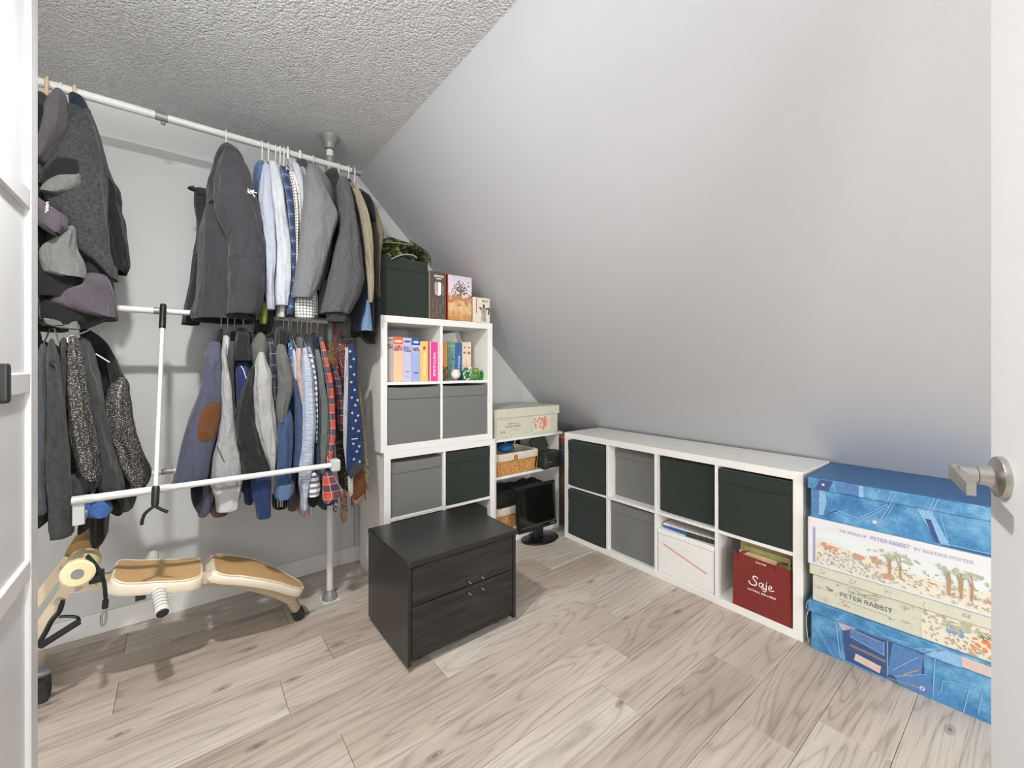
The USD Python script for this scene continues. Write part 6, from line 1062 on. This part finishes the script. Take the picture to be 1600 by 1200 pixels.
garment('cardigan', 'grey-green cardigan with a navy collar beside the red plaid shirt', 'cardigan', 496, MZ, [
    ('body', 'green_grey', 2.30, .15, [(545, 494, 504), (600, 500, 512), (690, 502, 514), (740, 500, 510)], dict(fold=.005)),
    ('sleeve', 'green_grey', 2.08, .036, [(548, 492, 499), (570, 495, 503), (600, 498, 506), (640, 500, 512), (680, 500, 513), (710, 500, 510), (738, 499, 506)], dict(fold=.004)),
    ('collar', 'navy_dark', 2.15, .045, [(522, 487, 495), (532, 485, 497), (545, 488, 498), (556, 492, 498)], dict(fold=.002, hollow=False))])
garment('shirt', 'red and navy plaid flannel shirt with its cuff below the rail block', 'shirt', 505, MZ, [
    ('body', 'flannel_red', 2.17, .05, [(575, 517, 524), (595, 520, 530), (630, 524, 534), (660, 526, 535), (672, 528, 532)], dict(fold=.004)),
    ('sleeve', 'flannel_red', 2.06, .035, [(528, 499, 504), (545, 502, 508), (565, 505, 511), (585, 508, 517), (610, 512, 520), (640, 513, 522), (670, 514, 523), (700, 511, 520), (728, 508, 516)], dict(fold=.004)),
    ('cuff', 'flannel_red', 2.0, .03, [(737, 505, 518), (748, 504, 524), (760, 504, 531), (772, 504, 537), (780, 505, 527), (785, 507, 516)], dict(fold=.003)),
    ('cuff_lining', 'navy_dark', 2.01, .022, [(780, 505, 528), (788, 508, 518)], dict(fold=.001))])
for i, (lb, u) in enumerate((('thin wire hook of the elbow-patch blazer', 345.5), ('thin wire hook of the light grey zip sweatshirt', 355), ('thin wire hook of the dark slate shirt', 367), ('thin wire hook of the black windbreaker', 379.5), ('thin wire hook of the light grey softshell', 405), ('thin wire hook of the dark plaid shirt', 420.5), ('thin wire hook of the grey and denim two-tone jacket', 442), ('thin wire hook of the mid-blue floral-collared shirt', 450), ('thin wire hook of the pale pink shirt', 454), ('thin wire hook of the blue melange sweater', 463.5), ('thin wire hook of the striped jumper', 470.5), ('thin wire hook of the thin navy shirt', 479), ('thin wire hook of the grey-green cardigan', 485), ('thin wire hook of the red plaid flannel shirt', 496))):
    hanger(lb, u, 505, MZ, 'hanger_wire', .0024, .070, wide=.15, tilt=.004*math.sin(i*2.3))

# ---- middle rail, left group
garment('top', 'bright blue top at the far left of the middle rail', 'top', 58, MZ, [
    ('body', 'bright_blue', 2.20, .10, [(522, 44, 63), (545, 40, 64), (575, 40, 62), (640, 40, 63), (700, 40, 60)], dict(fold=.005)), ('neck', 'bright_blue', 2.17, .05, [(515, 50, 60), (524, 46, 63)], dict(fold=.002, hollow=False))])
garment('top', 'white top showing as a sliver between blue top and slate cardigan', 'top', 52, MZ, [('body', 'cream_cloth', 2.08, .06, [(556, 36, 58), (570, 36, 61), (600, 36, 60), (640, 36, 58)], dict(fold=.003)), ('sleeve', 'cream_cloth', 2.03, .02, [(575, 40, 58), (620, 40, 59), (650, 40, 56)], dict(fold=.002))])
garment('cardigan', 'slate blue-grey cardigan left of the long charcoal coat', 'cardigan', 70, MZ, [
    ('body', 'slate_cloth', 2.25, .15, [(535, 62, 72), (580, 56, 76), (680, 50, 80), (780, 48, 80), (812, 50, 78)], dict(fold=.006)),
    ('sleeve', 'slate_cloth', 2.06, .045, [(540, 64, 71), (555, 61, 74), (590, 62, 76), (640, 61, 78), (690, 58, 76), (740, 54, 77), (800, 54, 77)], dict(fold=.006))])
garment('coat', 'long charcoal wool coat sleeve reaching lowest on the left', 'coat', 82, MZ, [
    ('body', 'wool_charcoal', 2.28, .15, [(540, 76, 88), (600, 78, 102), (700, 80, 110), (815, 84, 114)], dict(fold=.006)),
    ('sleeve', 'wool_charcoal', 2.05, .05, [(532, 78, 84), (545, 75, 87), (570, 73, 92), (600, 73, 96), (640, 74, 102), (690, 73, 107), (740, 74, 111), (790, 77, 114), (825, 79, 115), (836, 80, 114)], dict(fold=.006)),
    ('seam', 'seam_dark', 2.0, .004, [(566.5, 76, 88), (567.5, 76, 88)], dict(fold=0, hollow=False))])
garment('jersey', 'narrow dark grey jersey between wool coat and sequin cardigan', 'jersey', 98, MZ, [('body', 'jersey_dark', 2.25, .13, [(532, 97, 104), (560, 96, 106), (640, 100, 108), (740, 106, 118)], dict(fold=.004)), ('sleeve', 'jersey_dark', 2.09, .03, [(530, 96, 102), (548, 96, 104), (600, 98, 106), (640, 101, 106)], dict(fold=.003))])
gs, ps = garment('sequin_cardigan', 'black cardigan with sparkling sequin sleeves on a white wire hanger', 'cardigan', 142, MZ, [
    ('body', 'jersey_dark', 2.16, .09, [(530, 122, 138), (545, 122, 146), (575, 124, 152), (610, 128, 159), (650, 134, 167), (700, 142, 178), (745, 150, 191), (765, 158, 193), (772, 164, 190)], dict(fold=.010)),
    ('sleeve', 'sequin', 2.06, .05, [(528, 106, 122), (545, 106, 128), (580, 107, 134), (620, 108, 140), (660, 110, 147), (700, 114, 154), (725, 118, 158), (740, 126, 160), (748, 138, 157)], dict(fold=.009, freq=4)),
    ('hem_band', 'charcoal', 2.10, .05, [(738, 112, 158), (752, 112, 152), (766, 113, 142), (775, 115, 134)], dict(fold=.004)),
    ('back', 'coat_black', 2.30, .03, [(516, 124, 142), (530, 126, 162), (545, 130, 173), (556, 134, 178), (575, 138, 187), (592, 140, 194), (612, 144, 196), (660, 150, 198), (720, 160, 214), (770, 178, 214), (794, 190, 206)], dict(fold=.004, hollow=False, bprof=False)),
    ('shoulder', 'coat_black', 2.24, .035, [(548, 168, 174), (560, 166, 181), (578, 168, 189), (598, 171, 198), (612, 172, 199)], dict(fold=.003, hollow=False)),
    ('sleeve', 'sequin', 2.17, .055, [(592, 182, 197), (604, 172, 201), (625, 168, 202), (650, 167, 205), (680, 171, 214), (705, 180, 223), (725, 186, 229), (740, 194, 233), (752, 202, 232), (766, 205, 225)], dict(fold=.012, freq=6)),
    ('tie_belt', 'charcoal', 2.05, .008, [(740, 154, 160), (760, 146, 152), (774, 141, 146)], dict(fold=.001)),
    ('back_hem', 'wool_charcoal', 2.25, .06, [(745, 170, 210), (770, 184, 214), (794, 192, 206)], dict(fold=.004))])
garment('dress', 'black glittery dress with a bright blue trim hanging lowest under the front rail', 'dress', 130, MZ, [
    ('body', 'glitter_knit', 2.24, .08, [(560, 120, 150), (700, 126, 160), (790, 134, 172), (815, 140, 168), (835, 141, 168), (845, 147, 162)], dict(fold=.006)),
    ('blue_trim', 'hem_blue', 2.10, .035, [(782, 130, 166), (792, 130, 174), (800, 131, 175), (806, 148, 170)], dict(fold=.008, freq=10)),
    ('hanging_end', 'coat_black', 2.12, .03, [(800, 131, 145), (815, 124, 142), (826, 121, 138), (832, 124, 128)], dict(fold=.005)),
    ('back_hem', 'coat_olive', 2.28, .04, [(780, 160, 192), (795, 170, 194), (802, 182, 192)], dict(fold=.003))])
# white wire hanger in view above the sequin cardigan
hx = UY(152, 500, 2.22)[0]; t = thing('hanger', 'bare white wire hanger standing out above the sequin cardigan', 'hanger', (hx, 2.25, MZ))
W_ = lambda u, v, y: UY(u, v, y)
part('hook', pipe(curve([W_(150, 486, 2.28), W_(147, 489, 2.27), W_(146, 497, 2.26), W_(151, 506, 2.25), W_(153, 511, 2.25)]), .0028, 8), 'hanger_white', t)
part('shoulder_bar', pipe(curve([W_(106, 535, 2.04), W_(106, 529, 2.05), W_(112, 525, 2.07), W_(126, 521, 2.12), W_(138, 516, 2.17), W_(143, 512, 2.2), W_(149, 510.5, 2.23), W_(153, 512, 2.25), W_(160, 524, 2.3), W_(166, 540, 2.33), (W_(171, 557, 2.36))]), .0028, 8), 'hanger_white', t); part('lower_bar', pipe([W_(171, 566, 2.12), W_(150, 553, 2.16)], .0026, 8), 'hanger_white', t)
hanger('thin wire hook of the long charcoal wool coat', 82, 500, MZ, 'hanger_wire', .0024, .085, wide=.15)

# ---- ties at the end of the middle rail
TYY = 2.10
tx = UY(527, 510, 2.2)[0]
t = thing('tie_hanger', 'red and black wire tie hanger at the right end of the middle rail', 'hanger', (tx, 2.2, MZ))
part('hook', pipe(curve([UY(526, 504, 2.26), UY(524, 510, 2.22), UY(525, 516, 2.2), UY(532, 523, 2.2), UY(537, 527, 2.2)]), .003, 8), 'carton_red', t)
for v in (527, 536.5): part('loop', pipe(curve([UY(u, v+dv_, 2.17) for u, dv_ in ((530, 1), (540, 1), (549, -1), (551, -2.5), (548, -4), (540, -2), (532, 0))]), .0022, 8), 'black_plastic', t)
part('stem', pipe([UY(534, 519, 2.19), UY(536, 545, 2.19)], .003, 8), 'black_plastic', t)
def tie(label, y, pts, m_, th=.008, extra=(), parts_name='blade'):
    """pts: outline in the picture at depth y, made into a softly padded strip of cloth"""
    P = [UY(u, v, y) for u, v in pts]; pl = Polygon([(p[0], p[2]) for p in P]).buffer(0); c = P[0]
    t = thing('necktie', label, 'tie', (c[0], y, c[2])); 
    g = cat_([prism(pl.buffer(-.0012), (0, y, 0), DX, DZ, 0, th), prism(pl, (0, y, 0), DX, DZ, .0015, th-.0015)]); part(parts_name, g, m_, t, smooth=False)
    for nm, pp_, m2, d in extra: part(nm, prism(Polygon([(q[0], q[2]) for q in [UY(u, v, y) for u, v in pp_]]).buffer(0), (0, y, 0), DX, DZ, th-.0005+d, th+.0015+d), m2, t, smooth=False)
    kn = UY(sum(p[0] for p in pts[:2])/2, pts[0][1], y); part('fold_over', rod(kn-DX*abs(P[1][0]-P[0][0])*.45+DY*.002, kn+DX*abs(P[1][0]-P[0][0])*.45+DY*.002, .007, 12), m_, t); return t, pl
tie('gold patterned tie at the left of the tie hanger', 2.20, [(513, 537), (523, 537), (525, 560), (525, 592), (519, 597), (513, 588)], 'gold_paisley')
tie('thin striped cream tie just right of the gold one', 2.16, [(521, 521), (524, 521), (527, 560), (531, 600), (531, 660), (526, 640), (524, 590)], 'burgundy_print')
tie('burgundy tie bunched in the middle of the tie hanger', 2.15, [(527, 537), (540, 532), (544, 560), (541, 590), (535, 592), (528, 562)], 'burgundy_print')
tie('black and tan patterned tie hanging lowest behind the rail block', 2.18, [(528, 545), (543, 545), (546, 640), (547, 740), (543, 768), (532, 770), (527, 740), (524, 690), (526, 620)], 'black_print')
tie('narrow silver tie folded to a long loop', 2.12, [(539, 545), (544, 545), (544, 640), (542, 690), (544, 735), (541, 735), (536, 695), (536, 640)], 'sweat_light')
cells('tie_dots', (52, 86, 150), (226, 220, 216), 30., .16, .55, hard=.03)
tb, pl = tie('bright blue tie with white dots, widest on the tie hanger', TYY, [(544, 541), (553, 541), (556, 560), (558, 610), (563, 650), (566, 690), (567, 720), (563, 732), (548, 748), (541, 736), (541, 700), (543, 640), (544, 600)], 'knit_blue', .008,
    [('lining_tip', [(548, 747), (543, 738), (555, 722), (566, 724), (563, 735)], 'charcoal', .0005), ('brand_label', [(546.5, 682), (560, 682), (560, 687), (546.5, 687)], 'navy_dark', .0005)])
rg = np.random.RandomState(2); o = UY(546, 684.5, TYY)
part('label_lettering', text('BOULVAR', .0068, (UY(553.3, 686, TYY)[0], TYY-.0098, UY(553, 686.3, TYY)[2]), DX, DZ, True, width=.030) if 0 else prism(unary_union([sbox(-.015+i*.0046, 0, -.0122+i*.0046, .006) for i in range(7)]), (UY(553.3, 686, TYY)[0], TYY, UY(553, 686.2, TYY)[2]), DX, DZ, .0098, .0102), 'ink_white', tb, smooth=False, kind='stuff')
inner = pl.buffer(-.004)
for i, v in enumerate(range(549, 722, 12)):
    for j in range(2):
        u = 546+9*j+(i % 2)*5+(v-541)*.035; p = UY(u, v+4*j, TYY)
        if inner.contains(Point(p[0], p[2])) and not (676 < v+4*j < 690): part('dot', prism(affinity.rotate(sbox(-.0042, -.0042, .0042, .0042).buffer(.001), 45), p, DX, DZ, .0075, .0092), 'sweat_light', tb, smooth=False)
        if inner.contains(Point(p[0], p[2])) and not (676 < v+4*j < 690): part('dot_centre', prism(Point(0, 0).buffer(.0022), p, DX, DZ, .009, .0096), 'print_rose', tb, smooth=False)
t, pl = tie('tan tie with small black rings behind the blue dotted one', 2.135, [(556, 600), (561, 600), (567, 650), (573, 705), (576, 740), (575, 768), (570, 782), (566, 760), (563, 700)], 'khaki_dark')
for u, v in ((566, 671), (568, 687), (569, 704), (573, 714), (569, 722), (574, 730), (570, 738), (574, 746), (572, 758), (574, 762)):
    p = UY(u, v, 2.135); part('ring', prism(Point(0, 0).buffer(.0048).difference(Point(0, 0).buffer(.0022)), p, DX, DZ, .0075, .009), 'fig_dark', t, smooth=False)
tie('rust brown tie with an orange folded tip', 2.125, [(553, 742), (566, 728), (571, 752), (570, 772), (560, 783), (549, 790), (548, 778), (552, 770)], 'red_cloth' if 0 else 'suede_brown', .008, [('folded_tip', [(549, 776), (554, 782), (566, 773), (570, 772), (566, 782), (557, 790), (550, 783)], 'floral_tie', 0)])
tie('pale pink tie end with a red diamond below the blue tie', 2.12, [(543, 745), (551, 745), (551, 772), (547, 777), (544, 772)], 'sweat_light', .006, [('diamond', [(547, 766), (550, 770), (547, 774), (544.5, 770)], 'print_red', 0)])
tie('black tie tip with a pale ring below the flannel cuff', 2.16, [(520, 780), (527, 780), (528, 793), (524, 801), (520, 797)], 'fig_dark', .006, [('ring', [(524, 784), (527, 788), (526, 796), (523, 798), (521, 792)], 'sweat_light', 0), ('ring_centre', [(524, 787), (525.5, 790), (525, 794), (523.5, 795), (522.5, 791)], 'fig_dark', .0012)])
tie('blue and tan floral tie tip, lowest of the ties', 2.17, [(532, 768), (541, 768), (543, 795), (542, 812), (536, 820), (533, 812), (531, 795)], 'floral_tie', .006)

# ------------------------------------------------------------------ repeats belong together
GROUPS = {'storage_bin': 'fabric storage bins', 'photo_album': 'photo albums in the upper cube shelf', 'hanger': 'clothes hangers on the rails', 'necktie': 'neckties on the tie hanger',
          'magazine': 'magazines on the paper box', 'paper_folder': 'papers around the red bag', 'trinket': 'small ornaments in front of the albums', 'cube_shelf': 'white cube shelves',
          'book': 'books piled in the corner', 'carton': 'cartons on top of the stacked shelves', 'wicker_basket': 'wicker baskets in the corner shelf', 'clothes_rail': 'clothes rails'}
for p in stage.GetPrimAtPath('/World').GetChildren():
    base = p.GetName().rstrip('0123456789').rstrip('_')
    if base in GROUPS: p.SetCustomDataByKey('group', GROUPS[base])
